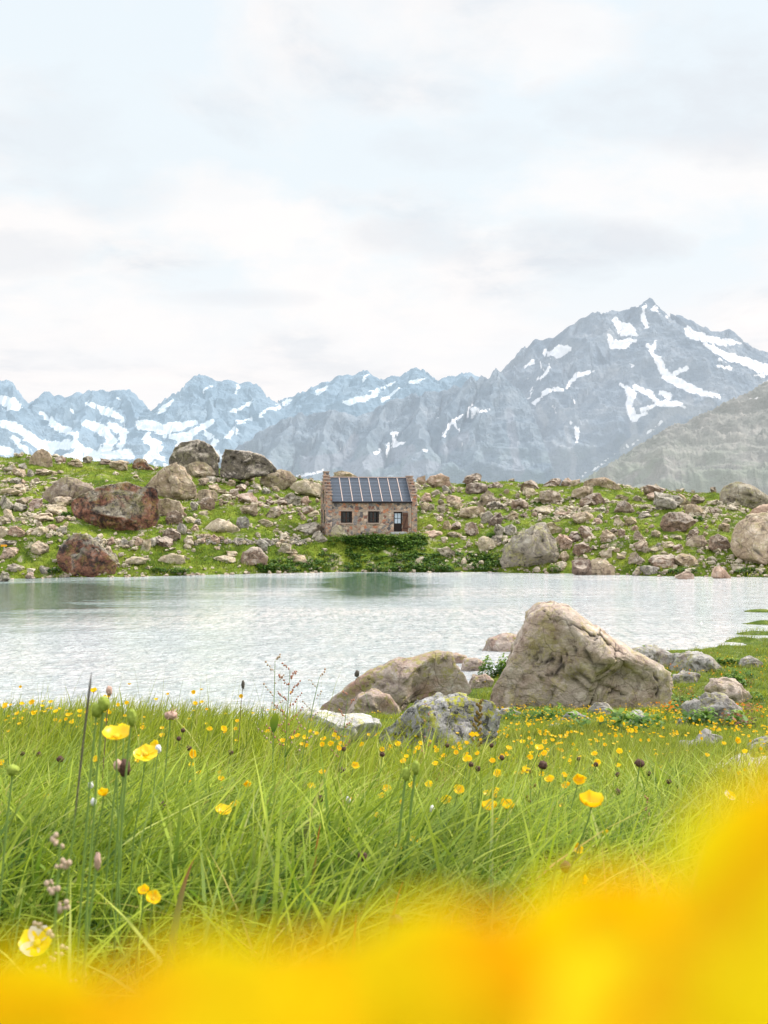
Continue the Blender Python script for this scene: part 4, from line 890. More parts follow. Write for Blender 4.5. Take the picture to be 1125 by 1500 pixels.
NB = [((904, 982), (905, 955), (930, 947), (965, 950), (992, 962), (990, 980), 978, 'near_grey', 'pale smooth rock right behind the big peaked boulder'),
      ((983, 985), (990, 962), (1015, 957), (1045, 964), (1070, 984), (1050, 990), 986, 'near_grey', 'flat grey pointed rock near the water right of the big boulder'),
      ((980, 1004), (986, 990), (1008, 983), (1028, 988), (1022, 1000), (1000, 1006), 1003, 'near_grey', 'small light rock between the big boulder and the flat grey one'),
      ((1036, 1010), (1046, 996), (1066, 992), (1084, 1002), (1105, 1022), (1080, 1036), (1050, 1028), 1030, 'near_big', 'angular rock with a dark brown face among orange flowers'),
      ((1006, 1052), (1012, 1030), (1035, 1020), (1070, 1024), (1090, 1042), (1100, 1062), (1060, 1070), (1015, 1064), 1062, 'near_grey', 'wide grey rock in front of the angular one at the right'),
      ((988, 1102), (1000, 1088), (1024, 1086), (1040, 1073), (1056, 1078), (1062, 1104), (1020, 1112), 1104, 'near_grey', 'spotted whitish rock with a raised right end in the flower meadow'),
      ((1094, 1112), (1098, 1092), (1115, 1084), (1145, 1086), (1155, 1112), (1120, 1120), 1112, 'near_spotted', 'small lichen rock at the right edge above the white blotched one'),
      ((1022, 1146), (1040, 1130), (1070, 1122), (1090, 1115), (1140, 1117), (1170, 1140), (1160, 1180), (1080, 1185), (1040, 1170), 1165, 'near_white', 'white blotched rock at the right edge behind the blurred yellow'),
      ((823, 1056), (832, 1045), (846, 1043), (868, 1054), (850, 1062), 1058, 'near_grey', 'small flat rock in front of the big boulder'),
      ((800, 1070), (806, 1062), (818, 1059), (828, 1068), (815, 1075), 1071, 'near_grey', 'tiny grey rock lowest below the big boulder'),
      ((915, 1058), (925, 1045), (938, 1041), (955, 1053), (945, 1062), 1060, 'near_white', 'small whitish rock below the right foot of the big boulder'),
      ((860, 1042), (872, 1029), (888, 1030), (906, 1044), (890, 1054), 1048, 'near_grey', 'small pointed rock leaning on the foot of the big boulder'),
      ((730, 1048), (734, 1039), (750, 1038), (765, 1044), (750, 1052), 1049, 'near_grey', 'flat stone beside the lichen blotched rock'),
      ((1082, 975), (1088, 964), (1102, 962), (1120, 972), (1105, 982), 979, 'near_grey', 'lone pale stone near the right shore'),
      ((702, 955), (712, 938), (740, 928), (765, 932), (770, 955), (730, 960), 956, 'near_flat', 'flat pinkish rock in the water left behind the big boulder'),
      ((674, 980), (680, 965), (700, 964), (714, 972), (706, 984), (688, 986), 984, 'near_flat', 'small dark tan rock in the shallows between the two large boulders'),
      ((686, 1006), (694, 990), (712, 988), (724, 998), (718, 1010), 1008, 'near_flat', 'pinkish stone wedged at the left foot of the big boulder'),
      ((630, 972), (640, 957), (660, 955), (682, 962), (690, 974), (660, 980), 974, 'near_flat', 'low rock on the water behind the broad low boulder'),
      ((940, 1000), (965, 990), (985, 996), (988, 1012), (960, 1014), 1012, 'near_big', 'dark brown rock chip on the right flank of the big boulder'),
      ((988, 1064), (996, 1054), (1010, 1056), (1014, 1066), 1066, 'near_grey', 'tiny rounded stone in the meadow left of the wide grey rock'),
      ((628, 1030), (634, 1024), (645, 1022), (652, 1030), 1030, 'near_white', 'tiny white stone on the grass above the lichen blotched rock'),
      ]
for k, e in enumerate(NB):
    poly = [p for p in e if isinstance(p, tuple)]; by, mt, lab = e[len(poly):]
    poly = [(p[0], p[1] + (4 if p[1] > by - 3 else 0)) for p in poly]
    hero_rock('rock', poly, by, mt, lab, far=False, seed=230 + k, sub=5 if k in (3, 4, 5, 7, 0, 1) else 4, rough=.055, depth_f=.8, planes=12)

# ------------------------------------------------------------------ hut
def box_bm(bm, x0, x1, y0, y1, z0, z1):
    vs_ = [bm.verts.new(p) for p in ((x0, y0, z0), (x1, y0, z0), (x1, y1, z0), (x0, y1, z0), (x0, y0, z1), (x1, y0, z1), (x1, y1, z1), (x0, y1, z1))]
    for f in ((0, 3, 2, 1), (4, 5, 6, 7), (0, 1, 5, 4), (1, 2, 6, 5), (2, 3, 7, 6), (3, 0, 4, 7)): bm.faces.new([vs_[i] for i in f])
def bm_obj(name, bm, mat, parent=None, bevel=0.0):
    if bevel: bmesh.ops.bevel(bm, geom=list(bm.edges), offset=bevel, segments=1, affect='EDGES')
    bmesh.ops.recalc_face_normals(bm, faces=bm.faces)
    me = bpy.data.meshes.new(name); bm.to_mesh(me); bm.free()
    return link(name, me, mat, parent)
def box(name, dims, mat, parent, bevel=0.0):
    bm = bmesh.new(); box_bm(bm, *dims); return bm_obj(name, bm, mat, parent, bevel)

def stone_wall_mat(name, tint=(1, 1, 1), brick=False):
    t = NT(name); p = t.obj()
    pw = t.warp(p, 2.2, .22)
    if brick: pw = t.mapping(pw, (1, 1, 1.7))
    vc = t.vor(pw, 3.3, 'F1', .95); ve = t.vor(pw, 3.3, 'DISTANCE_TO_EDGE', .95)
    rr = t.n('ShaderNodeSeparateColor'); t.l(vc.outputs['Color'], rr.inputs[0])
    stops = [(0.0, (.10, .10, .11)), (.14, (.20, .20, .21)), (.3, (.33, .28, .23)), (.45, (.42, .30, .22)), (.58, (.28, .19, .15)), (.7, (.47, .40, .33)), (.82, (.42, .20, .12)), (.92, (.20, .11, .09)), (1.0, (.50, .45, .40))]
    col = t.ramp(rr.outputs[0], stops, 'CONSTANT')
    col = t.mix(1.0, col, tuple(v * 1.3 for v in tint), 'MULTIPLY')
    n = t.noise(p, 9, 6, .7)
    col = t.mix(t.ramp(n, [(.35, .4), (.6, 0.0)]), col, (.10, .08, .07))
    mort = t.ramp(ve.outputs['Distance'], [(.02, 1.0), (.085, 0.0)])
    col = t.mix(t.math('MULTIPLY', mort, .85), col, (.46, .38, .30))
    h = t.math('SUBTRACT', t.math('MULTIPLY', n, .3), mort)
    return t.done(t.pbr(col, .95, .1, t.bump(h, .8, .06)))
mw = stone_wall_mat('hut_stone', (1.12, 1.0, .92)); mwg = stone_wall_mat('hut_gable_stone', (1.15, 1.0, .92), True)
mslab = simple('coping_slab', (.40, .30, .24), var=.3, scale=6)
def roof_mat():
    t = NT('roof_panel'); p = t.obj()
    w = t.n('ShaderNodeTexWave', wave_type='BANDS', bands_direction='Z'); w.inputs['Scale'].default_value = .95; w.inputs['Distortion'].default_value = .3
    t.l(p, w.inputs['Vector'])
    n = t.noise(p, 5, 6, .7)
    col = t.ramp(n, [(.3, (.014, .020, .032)), (.7, (.035, .048, .072))])
    col = t.mix(t.ramp(w.outputs['Fac'], [(.90, 0.0), (.98, .8)]), col, (.08, .10, .135))
    return t.done(t.pbr(col, .5, .5, t.bump(n, .25, .02)))
mroof = roof_mat()
mbat = simple('roof_batten', (.55, .42, .37), var=.2, scale=3)
mdark = simple('dark_wood', (.022, .015, .013), var=.4, scale=8)
mwood = simple('shutter_wood', (.13, .065, .042), var=.4, scale=7)
mbrown = simple('window_wood', (.07, .032, .022), var=.3, scale=8)
mglass = NT('window_glass'); mglass = mglass.done(mglass.pbr((.012, .014, .018), .12, .6))
mcurt = simple('curtain_glass', (.52, .60, .68), var=.12, scale=4, rough=.4)
WL, WD, EZ, RZ = 8.95, 5.0, 3.58, 5.76
hut = empty('stone_hut', (HX, HY, 3.07), HROT)
tag(hut, 'small stone hut with a dark blue roof on the far shore', 'hut')
# front and back walls between the gables, with openings
holes = [(1.42, 2.52, 1.38, 2.50), (4.08, 5.16, 1.38, 2.50), (6.62, 7.46, .50, 2.45)]
def facade(bm, x0, x1, z0, z1, holes, y, deep):
    xs = sorted({x0, x1} | {v for h in holes for v in h[:2]}); zs = sorted({z0, z1} | {v for h in holes for v in h[2:]})
    cache = {}
    def v(x, yy, z):
        k = (round(x, 4), round(yy, 4), round(z, 4))
        if k not in cache: cache[k] = bm.verts.new(k)
        return cache[k]
    for a, b in zip(xs[:-1], xs[1:]):
        for c, d in zip(zs[:-1], zs[1:]):
            if any(h[0] <= a and b <= h[1] and h[2] <= c and d <= h[3] for h in holes): continue
            bm.faces.new([v(a, y, c), v(b, y, c), v(b, y, d), v(a, y, d)])
    for h in holes:
        a, b, c, d = h
        for q in (((a, c), (a, d)), ((a, d), (b, d)), ((b, d), (b, c)), ((b, c), (a, c))):
            (p0, q0), (p1, q1) = q
            bm.faces.new([bm.verts.new((p0, y, q0)), bm.verts.new((p1, y, q1)), bm.verts.new((p1, y + deep, q1)), bm.verts.new((p0, y + deep, q0))])
bm = bmesh.new(); facade(bm, .58, WL - .58, -1.2, EZ, holes, 0.03, .34); bm_obj('front_wall', bm, mw, hut)
bm = bmesh.new(); box_bm(bm, .58, WL - .58, WD - .5, WD - .03, -1.2, EZ); bm_obj('back_wall', bm, mw, hut)
# gables: stepped parapets
def gable(x0, x1, mat, name, holes=()):
    bm = bmesh.new()
    prof = [(0, -1.2), (WD, -1.2), (WD, EZ + .18)]
    n = 7
    run = WD / 2 / n; rise = (RZ + .02 - EZ) / n
    ups = []
    for i in range(n):
        ups.append((WD - i * run, EZ + .18 + (i + 1) * rise - .0)); ups.append((WD - (i + 1) * run, EZ + .18 + (i + 1) * rise))
    prof = [(0, -1.2), (WD, -1.2)] + ups
    front = [(WD - a, b) for a, b in reversed(ups)][1:]
    prof += front
    vs0 = [bm.verts.new((x0, a, b)) for a, b in prof]; vs1 = [bm.verts.new((x1, a, b)) for a, b in prof]
    bm.faces.new(vs0); bm.faces.new(list(reversed(vs1)))
    for i in range(len(prof)):
        j = (i + 1) % len(prof)
        bm.faces.new([vs0[i], vs0[j], vs1[j], vs1[i]])
    g = bm_obj(name, bm, mat, hut)
    for i in range(n):                       # projecting coping slabs on each step
        z = EZ + .18 + (i + 1) * rise
        for side in (0, 1):
            ya, yb = i * run - .10, (i + 1) * run + (.02 if i < n - 1 else -.01)
            if side: ya, yb = WD - yb, WD - ya
            c = box('coping_slab', (x0 - .07, x1 + .07, ya, yb, z + .003, z + .105), mslab, g, .01)
    return g
gl = gable(0, .55, mwg, 'gable_wall'); gr = gable(WL - .55, WL, mwg, 'gable_wall')
# narrow windows on the left gable
for y0_, z0_, h_ in ((2.2, 3.3, 1.35), (1.25, 1.35, 1.3), (3.4, 1.35, 1.3)):
    f = box('gable_window', (-.03, -.004, y0_, y0_ + .55, z0_, z0_ + h_), mdark, hut)
    box('pane', (-.036, -.031, y0_ + .08, y0_ + .47, z0_ + .08, z0_ + h_ - .08), mglass, f)
# chimney
ch = box('chimney', (.02, .52, WD / 2 - .3, WD / 2 + .3, RZ + .31, RZ + .62), mwg, hut)
box('chimney_cap', (-.05, .59, WD / 2 - .37, WD / 2 + .37, RZ + .625, RZ + .70), mslab, ch, .01)
# roof
bm = bmesh.new()
x0, x1 = .56, WL - .56
def roof_slab(bm, sgn):
    ov, th = .28, .10
    sl = (RZ - EZ) / (WD / 2)
    ya, yb = (-ov, WD / 2) if sgn > 0 else (WD + ov, WD / 2)
    za = EZ - ov * sl + .10; zb = RZ + .10
    v = [bm.verts.new(p) for p in ((x0, ya, za), (x1, ya, za), (x1, yb, zb), (x0, yb, zb), (x0, ya, za - th), (x1, ya, za - th), (x1, yb, zb - th), (x0, yb, zb - th))]
    for f in ((0, 1, 2, 3), (7, 6, 5, 4), (0, 4, 5, 1), (1, 5, 6, 2), (2, 6, 7, 3), (3, 7, 4, 0)): bm.faces.new([v[i] for i in f])
roof_slab(bm, 1); roof_slab(bm, -1)
roof = bm_obj('roof', bm, mroof, hut)
sl = (RZ - EZ) / (WD / 2)
for k in range(9):
    xk = x0 + .03 + (x1 - x0 - .06) * k / 8
    if k == 0: continue
    bm = bmesh.new()
    wv_ = .035
    pts = [(-.26, EZ - .26 * sl + .104), (WD / 2 - .02, RZ + .104 - .02 * sl)]
    v = []
    for (yy, zz) in pts:
        for dx, dz in ((-wv_, 0), (wv_, 0), (wv_, .05), (-wv_, .05)): v.append(bm.verts.new((xk + dx, yy, zz + dz)))
    for f in ((0, 1, 5, 4), (1, 2, 6, 5), (2, 3, 7, 6), (3, 0, 4, 7), (0, 3, 2, 1), (4, 5, 6, 7)): bm.faces.new([v[i] for i in f])
    bm_obj('roof_batten', bm, mbat, roof)
box('ridge_cap', (x0, x1, WD / 2 - .09, WD / 2 + .09, RZ + .085, RZ + .17), mbat, roof)
box('fascia', (x0, x1, -.31, -.285, EZ - .30, EZ - .12), mdark, roof)
# windows
for k, (a, b, c, d) in enumerate(holes[:2]):
    w_ = empty('window', (0, 0, 0)); w_.parent = hut
    def bars(name, rects, y0, y1, mat, par):
        bm = bmesh.new()
        for r in rects: box_bm(bm, r[0], r[1], y0, y1, r[2], r[3])
        return bm_obj(name, bm, mat, par)
    bars('frame', [(a + .01, a + .09, c + .01, d - .01), (b - .09, b - .01, c + .01, d - .01), (a + .095, b - .095, c + .01, c + .09), (a + .095, b - .095, d - .10, d - .01)], .20, .28, mdark, w_)
    m_ = (a + b) / 2; zq = c + .12 + (d - c) * .42
    bars('glazing_bar', [(m_ - .045, m_ + .045, c + .095, d - .105)] + [(p_, q_, z_, z_ + .045) for p_, q_ in ((a + .1, m_ - .05), (m_ + .05, b - .1)) for z_ in (c + .43, )], .19, .23, mbrown, w_)
    box('pane', (a + .02, b - .02, .29, .31, c + .02, d - .02), mglass, w_)
    box('sill', (a - .14, b + .14, -.08, .19, c - .13, c - .004), mslab, w_, .01)
    box('lintel', (a - .2, b + .2, -.01, .02, d + .004, d + .15), mslab, w_)
    for s_ in (0, 1):
        xa = a + .012 if s_ == 0 else b - .20
        box('shutter', (xa, xa + .188, .06, .10, c + .02, d - .02), mdark, w_)
# door
a, b, c, d = holes[2]
dr = empty('door', (0, 0, 0)); dr.parent = hut
bars('frame', [(a + .01, a + .10, c + .01, d - .01), (b - .10, b - .01, c + .01, d - .01), (a + .105, b - .105, d - .14, d - .01)], .16, .26, mdark, dr)
box('lower_panel', (a + .105, b - .105, .2, .24, c + .01, c + .82), mdark, dr)
box('glass', (a + .12, b - .12, .21, .23, c + .825, d - .15), mcurt, dr)
bars('glazing_bar', [((a + b) / 2 - .02, (a + b) / 2 + .02, c + .83, d - .15), (a + .12, (a + b) / 2 - .025, c + 1.28, c + 1.32), ((a + b) / 2 + .025, b - .12, c + 1.28, c + 1.32)], .185, .205, mdark, dr)
sh = box('shutter', (b + .03, b + .56, -.06, -.01, c + .06, d - .08), mwood, dr)
bars('ledge', [(b + .05, b + .54, c + .28, c + .40), (b + .05, b + .54, d - .38, d - .26)], -.09, -.063, mbrown, sh)
bm = bmesh.new()
for s_ in (1,):
    v = [bm.verts.new(p) for p in ((b + .06, -.085, c + .42), (b + .16, -.085, c + .42), (b + .53, -.085, d - .40), (b + .43, -.085, d - .40), (b + .06, -.064, c + .42), (b + .16, -.064, c + .42), (b + .53, -.064, d - .40), (b + .43, -.064, d - .40))]
    for f in ((0, 1, 2, 3), (7, 6, 5, 4), (0, 4, 5, 1), (1, 5, 6, 2), (2, 6, 7, 3), (3, 7, 4, 0)): bm.faces.new([v[i] for i in f])
bm_obj('brace', bm, mbrown, sh)
box('lintel', (a - .2, b + .2, -.01, .02, d + .004, d + .16), mslab, dr)
stp = box('doorstep', (a - .35, b + .35, -.55, .025, c - .22, c - .01), simple('step_stone', (.42, .42, .42), var=.2, scale=4), hut, .02)
box('vent', (3.35, 3.5, -.01, .026, .33, .45), mdark, hut)

# trail signpost at the left edge
X, Y, Z = hit(6, 818)
sp_ = empty('signpost', (X, Y, Z)); tag(sp_, 'trail signpost with an orange pointed board at the left edge', 'signpost')
bm = bmesh.new(); box_bm(bm, -.035, .035, -.035, .035, -.2, 1.15); bm_obj('post', bm, simple('post_metal', (.30, .30, .30)), sp_)
bm = bmesh.new()
pr = [(-.26, 1.0), (.18, 1.0), (.30, 1.09), (.18, 1.18), (-.26, 1.18)]
v0 = [bm.verts.new((x, -.06, z)) for x, z in pr]; v1 = [bm.verts.new((x, -.04, z)) for x, z in pr]
bm.faces.new(v0); bm.faces.new(v1[::-1])
for i in range(5): bm.faces.new([v0[i], v0[(i + 1) % 5], v1[(i + 1) % 5], v1[i]])
bm_obj('board', bm, simple('sign_orange', (.85, .38, .02), var=.05), sp_)

# ------------------------------------------------------------------ grass
def blades(name, base, h, w, lean, az, segs, mat, label, faceaz=None, rnd=None, droop=.25):
    N = len(h); S = segs
    t = np.linspace(0, 1, S + 1)
    lv = np.stack([np.cos(az), np.sin(az)], 1)
    fa = rng.uniform(0, 2 * math.pi, N) if faceaz is None else faceaz
    wv = np.stack([np.cos(fa), np.sin(fa)], 1)
    V = np.zeros((N, 2 * S + 1, 3), np.float32)
    C = np.zeros((N, 2 * S + 1, 4), np.float32); C[..., 3] = 1
    rnd = rng.uniform(0, 1, N) if rnd is None else rnd
    for i, ti in enumerate(t):
        c = base + np.concatenate([lv * (h * lean * ti ** 1.9)[:, None], (h * (ti - droop * lean * ti ** 2.5))[:, None]], 1)
        ww = w * (1 - ti ** 1.8) * (.6 + .4 * min(1, ti * 4)) * .5
        if i < S:
            off = np.concatenate([wv * ww[:, None], np.zeros((N, 1))], 1)
            V[:, 2 * i] = c - off; V[:, 2 * i + 1] = c + off
            C[:, 2 * i, 0] = rnd; C[:, 2 * i + 1, 0] = rnd; C[:, 2 * i, 1] = ti; C[:, 2 * i + 1, 1] = ti
        else:
            V[:, 2 * S] = c; C[:, 2 * S, 0] = rnd; C[:, 2 * S, 1] = 1
    tri = []
    for i in range(S - 1): tri += [(2 * i, 2 * i + 1, 2 * i + 3), (2 * i, 2 * i + 3, 2 * i + 2)]
    tri.append((2 * S - 2, 2 * S - 1, 2 * S))
    tri = np.array(tri)
    Fc = (np.arange(N)[:, None, None] * (2 * S + 1) + tri[None]).reshape(-1, 3)
    o = link(name, np_mesh(name, V.reshape(-1, 3), Fc, smooth=True, col=C.reshape(-1, 4)), mat)
    tag(o, label, kind='stuff'); return o

def wedge(N, y0, y1, k=.46, pad=.12, p=.5):
    y = (y0 ** 2 + (y1 ** 2 - y0 ** 2) * rng.uniform(0, 1, N)) ** .5 if p == .5 else y0 + (y1 - y0) * rng.uniform(0, 1, N) ** p
    x = rng.uniform(-1, 1, N) * (y * k + pad)
    return x, y
# rocks standing in the near meadow: no grass through them
NEARCLR = [(o.location.x, o.location.y, max(o.dimensions.x, .05) * .40, max(o.dimensions.y, .05) * .40) for o, b in ROCKS if o.location.y < 60]
bpy.context.view_layer.update()
NEARCLR = [(o.location.x, o.location.y, o.dimensions.x * .42, o.dimensions.y * .40) for o, b in ROCKS if o.location.y < 60]
def clear(x, y):
    ok = np.ones(len(x), bool)
    for cx, cy, rx, ry in NEARCLR:
        ok &= ((x - cx) / rx) ** 2 + ((y - cy) / ry) ** 2 > 1
    return ok
def clumpy(x, y, s): return fbm(x * s, y * s, o=2)

def make_near(name, N, y0, y1, hr, wr, segs, mat, label, lean=(.15, .9), hk=None, pw=.5, azm=.35):
    x, y = wedge(N, y0, y1, p=pw)
    if y1 < 12:                                  # the meadow goes on to both sides
        x2, y2 = wedge(int(N * .9), max(y0 - .2, .25), y1, p=pw, pad=2.0, k=.5)
        m2 = np.abs(x2) > y2 * .46 + .12; x = np.concatenate([x, x2[m2]]); y = np.concatenate([y, y2[m2]])
    c = clumpy(x, y, 2.2 if y1 < 4 else .9)
    ok = clear(x, y) & (rng.uniform(0, 1, len(x)) < .75 + .5 * c)
    z = H_near(x, y)
    ok &= z > .02
    x, y, z, c = x[ok], y[ok], z[ok], c[ok]; n = len(x)
    h = rng.uniform(hr[0], hr[1], n) * (1 + .32 * c)
    if hk is not None: h *= hk(x, y)
    w = rng.uniform(wr[0], wr[1], n)
    az = rng.normal(azm, 1.0, n); az = np.where(rng.uniform(0, 1, n) < .18, rng.uniform(0, 6.28, n), az)
    le = rng.uniform(lean[0], lean[1], n)
    rnd = np.clip(rng.beta(2.2, 2.4, n) + .16 * clumpy(x + 9, y, 3.0), 0, 1)
    rnd = np.where(rng.uniform(0, 1, n) < .05, rng.uniform(.9, 1, n), np.minimum(rnd, .9))
    return blades(name, np.stack([x, y, z - .01], 1), h, w, le, az, segs, mat, label, rnd=rnd)
def canopy(x, y): return np.interp(y, [.3, .5, .8, 1.2, 2, 3, 5, 9, 20, 28, 40], [.07, .10, .16, .19, .20, .165, .11, .08, .10, .14, .16]) * (1 + .22 * sstep(.1, -.5, x / y))
hk_close = canopy
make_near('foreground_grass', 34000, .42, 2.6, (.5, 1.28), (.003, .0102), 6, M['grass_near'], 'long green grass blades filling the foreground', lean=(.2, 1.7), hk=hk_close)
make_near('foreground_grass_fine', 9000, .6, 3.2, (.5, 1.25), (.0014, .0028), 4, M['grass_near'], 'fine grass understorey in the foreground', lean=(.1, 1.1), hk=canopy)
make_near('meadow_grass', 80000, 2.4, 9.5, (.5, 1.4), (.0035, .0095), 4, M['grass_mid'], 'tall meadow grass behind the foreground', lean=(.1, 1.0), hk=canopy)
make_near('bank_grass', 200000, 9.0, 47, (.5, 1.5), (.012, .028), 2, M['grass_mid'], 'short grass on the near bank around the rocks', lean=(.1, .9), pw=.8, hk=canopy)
make_near('broad_leaves', 1500, .8, 3.2, (.45, .95), (.009, .018), 7, M['leaf_bright'], 'broad lance shaped leaves among the foreground grass', lean=(.3, 1.3), hk=canopy)
make_near('dry_straw', 1400, .6, 4.5, (.5, 1.15), (.002, .005), 5, M['straw'], 'dry straw coloured blades mixed into the grass', lean=(.3, 1.9), hk=canopy)
# sparse tall culms
make_near('grass_culms', 420, 1.0, 6, (.22, .34), (.0016, .003), 5, M['grass_mid'], 'thin pale grass stalks rising above the meadow', lean=(.05, .35))

# far-bank turf tufts
N = 150000
x = rng.uniform(-46, 54, N); y = rng.uniform(82, 127, N)
ok = (y > far_shore(x) - .1) & (rng.uniform(0, 1, N) < .62 + .5 * fbm(x * .3, y * .3, o=2))
x, y = x[ok], y[ok]; z = H_far(x, y); ok = z > -.03; x, y, z = x[ok], y[ok], z[ok]; n = len(x)
near_sh = np.exp(-(y - far_shore(x)) / 3.5)
blades('slope_grass', np.stack([x, y, z - .02], 1), rng.uniform(.08, .26, n) * (1 + 1.2 * near_sh), rng.uniform(.05, .12, n), rng.uniform(.1, .8, n), rng.uniform(0, 6.28, n), 2, M['grass_far'], 'green turf covering the far slope')

def leaf_mass(name, centres, mat, label=None, cat=None, group=None, kind=None, leaf=.16, n_per=60, parent=None):
    Vs, Cs = [], []
    q = np.array([[-.5, 0, 0], [0, -.42, .06], [.5, 0, 0], [0, .42, .06]])
    for (cx, cy, cz, rx, ry, rz) in centres:
        n = n_per
        u = rng.normal(size=(n, 3)); u /= np.linalg.norm(u, axis=1)[:, None]; u[:, 2] = np.abs(u[:, 2])
        r = rng.uniform(.45, 1.05, n) ** .6
        P = u * r[:, None] * np.array([rx, ry, rz]) + np.array([cx, cy, cz])
        a = rng.uniform(0, 6.28, n); tl = rng.uniform(-.7, .7, n); tm = rng.uniform(-.7, .7, n); s = leaf * rng.uniform(.6, 1.3, n)
        L = q[None] * s[:, None, None]
        ca, sa = np.cos(a)[:, None], np.sin(a)[:, None]
        X_ = L[..., 0] * ca - L[..., 1] * sa; Y_ = L[..., 0] * sa + L[..., 1] * ca; Z_ = L[..., 2] + X_ * tl[:, None] + Y_ * tm[:, None]
        Vs.append((np.stack([X_, Y_, Z_], -1) + P[:, None]).reshape(-1, 3))
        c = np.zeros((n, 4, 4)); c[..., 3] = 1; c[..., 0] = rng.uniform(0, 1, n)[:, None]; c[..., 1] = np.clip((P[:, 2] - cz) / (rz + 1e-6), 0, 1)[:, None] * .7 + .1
        Cs.append(c.reshape(-1, 4))
    V = np.concatenate(Vs); Fc = np.arange(len(V)).reshape(-1, 4)
    o = link(name, np_mesh(name, V, Fc, smooth=False, col=np.concatenate(Cs)), mat, parent)
    if label: tag(o, label, cat, group, kind)
    return o
# ground-cover herbs in front of the hut and along the shore
cs = []
for k in range(520):
    r_ = random.random()
    if r_ < .30: px, py = random.uniform(500, 625), random.uniform(787, 800)
    elif r_ < .62: px, py = random.uniform(590, 735), random.uniform(812, 838)
    elif r_ < .85: px, py = random.uniform(470, 620), random.uniform(800, 838)
    else: px, py = random.uniform(380, 470), random.uniform(822, 838)
    X, Y, Z = hit(px, py); cs.append((X, Y, Z, .4, .35, random.choice((.12, .2, .35, .5))))
leaf_mass('leafy_herbs', cs, M['leaf_dark'], 'dense broad leaved herbs between the hut and the water', kind='stuff', leaf=.17, n_per=34)
# shrubs one can tell apart
SHR = [(405, 837, 52, 14, 'low leafy bush at the waterline right of the round cracked boulder'), (560, 797, 60, 9, 'dark green bush row under the hut wall between window and door'), (600, 797, 34, 8, 'bright leafy bush below the hut door'),
       (630, 838, 60, 16, 'wide leafy bush on the shore below and right of the hut'), (560, 838, 50, 12, 'leafy shore bush straight below the hut'), (719, 786, 12, 9, 'small bright yellow green bush between grey rocks'), (811, 812, 16, 20, 'dark bush against the right side of the largest pale shore boulder'),
       (812, 838, 16, 18, 'grassy bush at the water right of the largest pale shore boulder'), (97, 755, 12, 7, 'small bright bush left of the overhanging red boulder'), (80, 838, 14, 10, 'dark tuft left of the red shore boulder'), (500, 793, 34, 9, 'dark tuft at the foot of the boulder leaning on the hut'), (1022, 762, 12, 7, 'dark bush between the large brown boulder and its neighbour'),
       (1000, 838, 40, 9, 'low green bush by the pink slab at the right shore'), (1100, 838, 46, 8, 'low green bush at the foot of the massive right boulder'), (245, 838, 60, 9, 'low bush along the waterline right of the red shore boulder')]
for px, py, w, h, lab in SHR:
    X, Y, Z = hit(px, py); s = Y / F
    nsub = max(2, int(w / 9)); cs = []
    for k in range(nsub): cs.append(((k + .5) / nsub * w * s - w * s / 2, random.uniform(-.2, .3), -.05, w * s / nsub * .75, .45, h * s * random.uniform(.65, 1.05)))
    e = empty('shrub', (X, Y, Z)); tag(e, lab, 'shrub')
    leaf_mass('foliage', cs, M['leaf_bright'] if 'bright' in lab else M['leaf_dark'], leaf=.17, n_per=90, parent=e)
    # short woody stems inside
    for k in range(nsub):
        bm = bmesh.new(); cx_ = cs[k][0]; box_bm(bm, cx_ - .015, cx_ + .015, cs[k][1] - .015, cs[k][1] + .015, -.1, cs[k][5] * .6)
        bm_obj('stem', bm, M['stem_brown'], e)
# near leafy bush between the boulders, plus patches on the near bank
NSH = [(728, 992, 46, 38, 'bright leafy bush with yellow flowers left of the big peaked boulder'), (1005, 975, 40, 16, 'small green bush behind the flat grey rock at the right'), (1075, 1003, 24, 24, 'dark green tufted bush above the angular rock at the right'), (955, 962, 26, 18, 'green bush at the shore behind the right foot of the big boulder'), (1065, 975, 36, 14, 'yellow flowered bush near the right shore')]
for px, py, w, h, lab in NSH:
    X, Y, Z = hit(px, py, False); s = Y / F
    cs = []
    for k in range(7): cs.append((random.uniform(-.4, .4) * w * s, random.uniform(-.3, .3), -.03, w * s * .28, .3, h * s * random.uniform(.6, 1.0)))
    e = empty('shrub', (X, Y, Z)); tag(e, lab, 'shrub')
    leaf_mass('foliage', cs, M['leaf_bright'], leaf=.09, n_per=170, parent=e)
    for c_ in cs:
        bm = bmesh.new(); box_bm(bm, c_[0] - .006, c_[0] + .006, c_[1] - .006, c_[1] + .006, -.1, c_[5] * .7)
        bm_obj('stem', bm, M['stem'], e)
    if 'yellow' in lab:
        leaf_mass('blossom', [(c_[0], c_[1], .03, c_[3], c_[4], c_[5] * 1.15) for c_ in cs], M['petal'], leaf=.035, n_per=14, parent=e)

# red-leaved sorrel masses on the near bank
def scatter_leaf(name, spots, mat, label, leaf, n):
    cs = []
    for px, py, w in spots:
        for k in range(8):
            X, Y, Z = hit(px + random.uniform(-w, w), py + random.uniform(-4, 4), False); cs.append((X, Y, Z, .12, .12, .22))
    leaf_mass(name, cs, mat, label, kind='stuff', leaf=leaf, n_per=n)
M['red_leaf'] = leaf_mat('red_leaf', [(0, (.25, .06, .03)), (1, (.50, .18, .10))], base=(.1, .05, .02))
scatter_leaf('red_sorrel', [(1000, 1018, 14), (1000, 1035, 12), (1090, 1000, 25), (1100, 1045, 20), (1085, 1070, 20)], M['red_leaf'], 'reddish sorrel among the rocks at the right', .035, 26)
scatter_leaf('green_herbs', [(1000, 1030, 18), (995, 1045, 14), (1080, 990, 30), (1040, 1068, 40), (1100, 1025, 20), (900, 1075, 60), (780, 1055, 40)], M['leaf_bright'], 'low green herbs on the near bank', .06, 40)

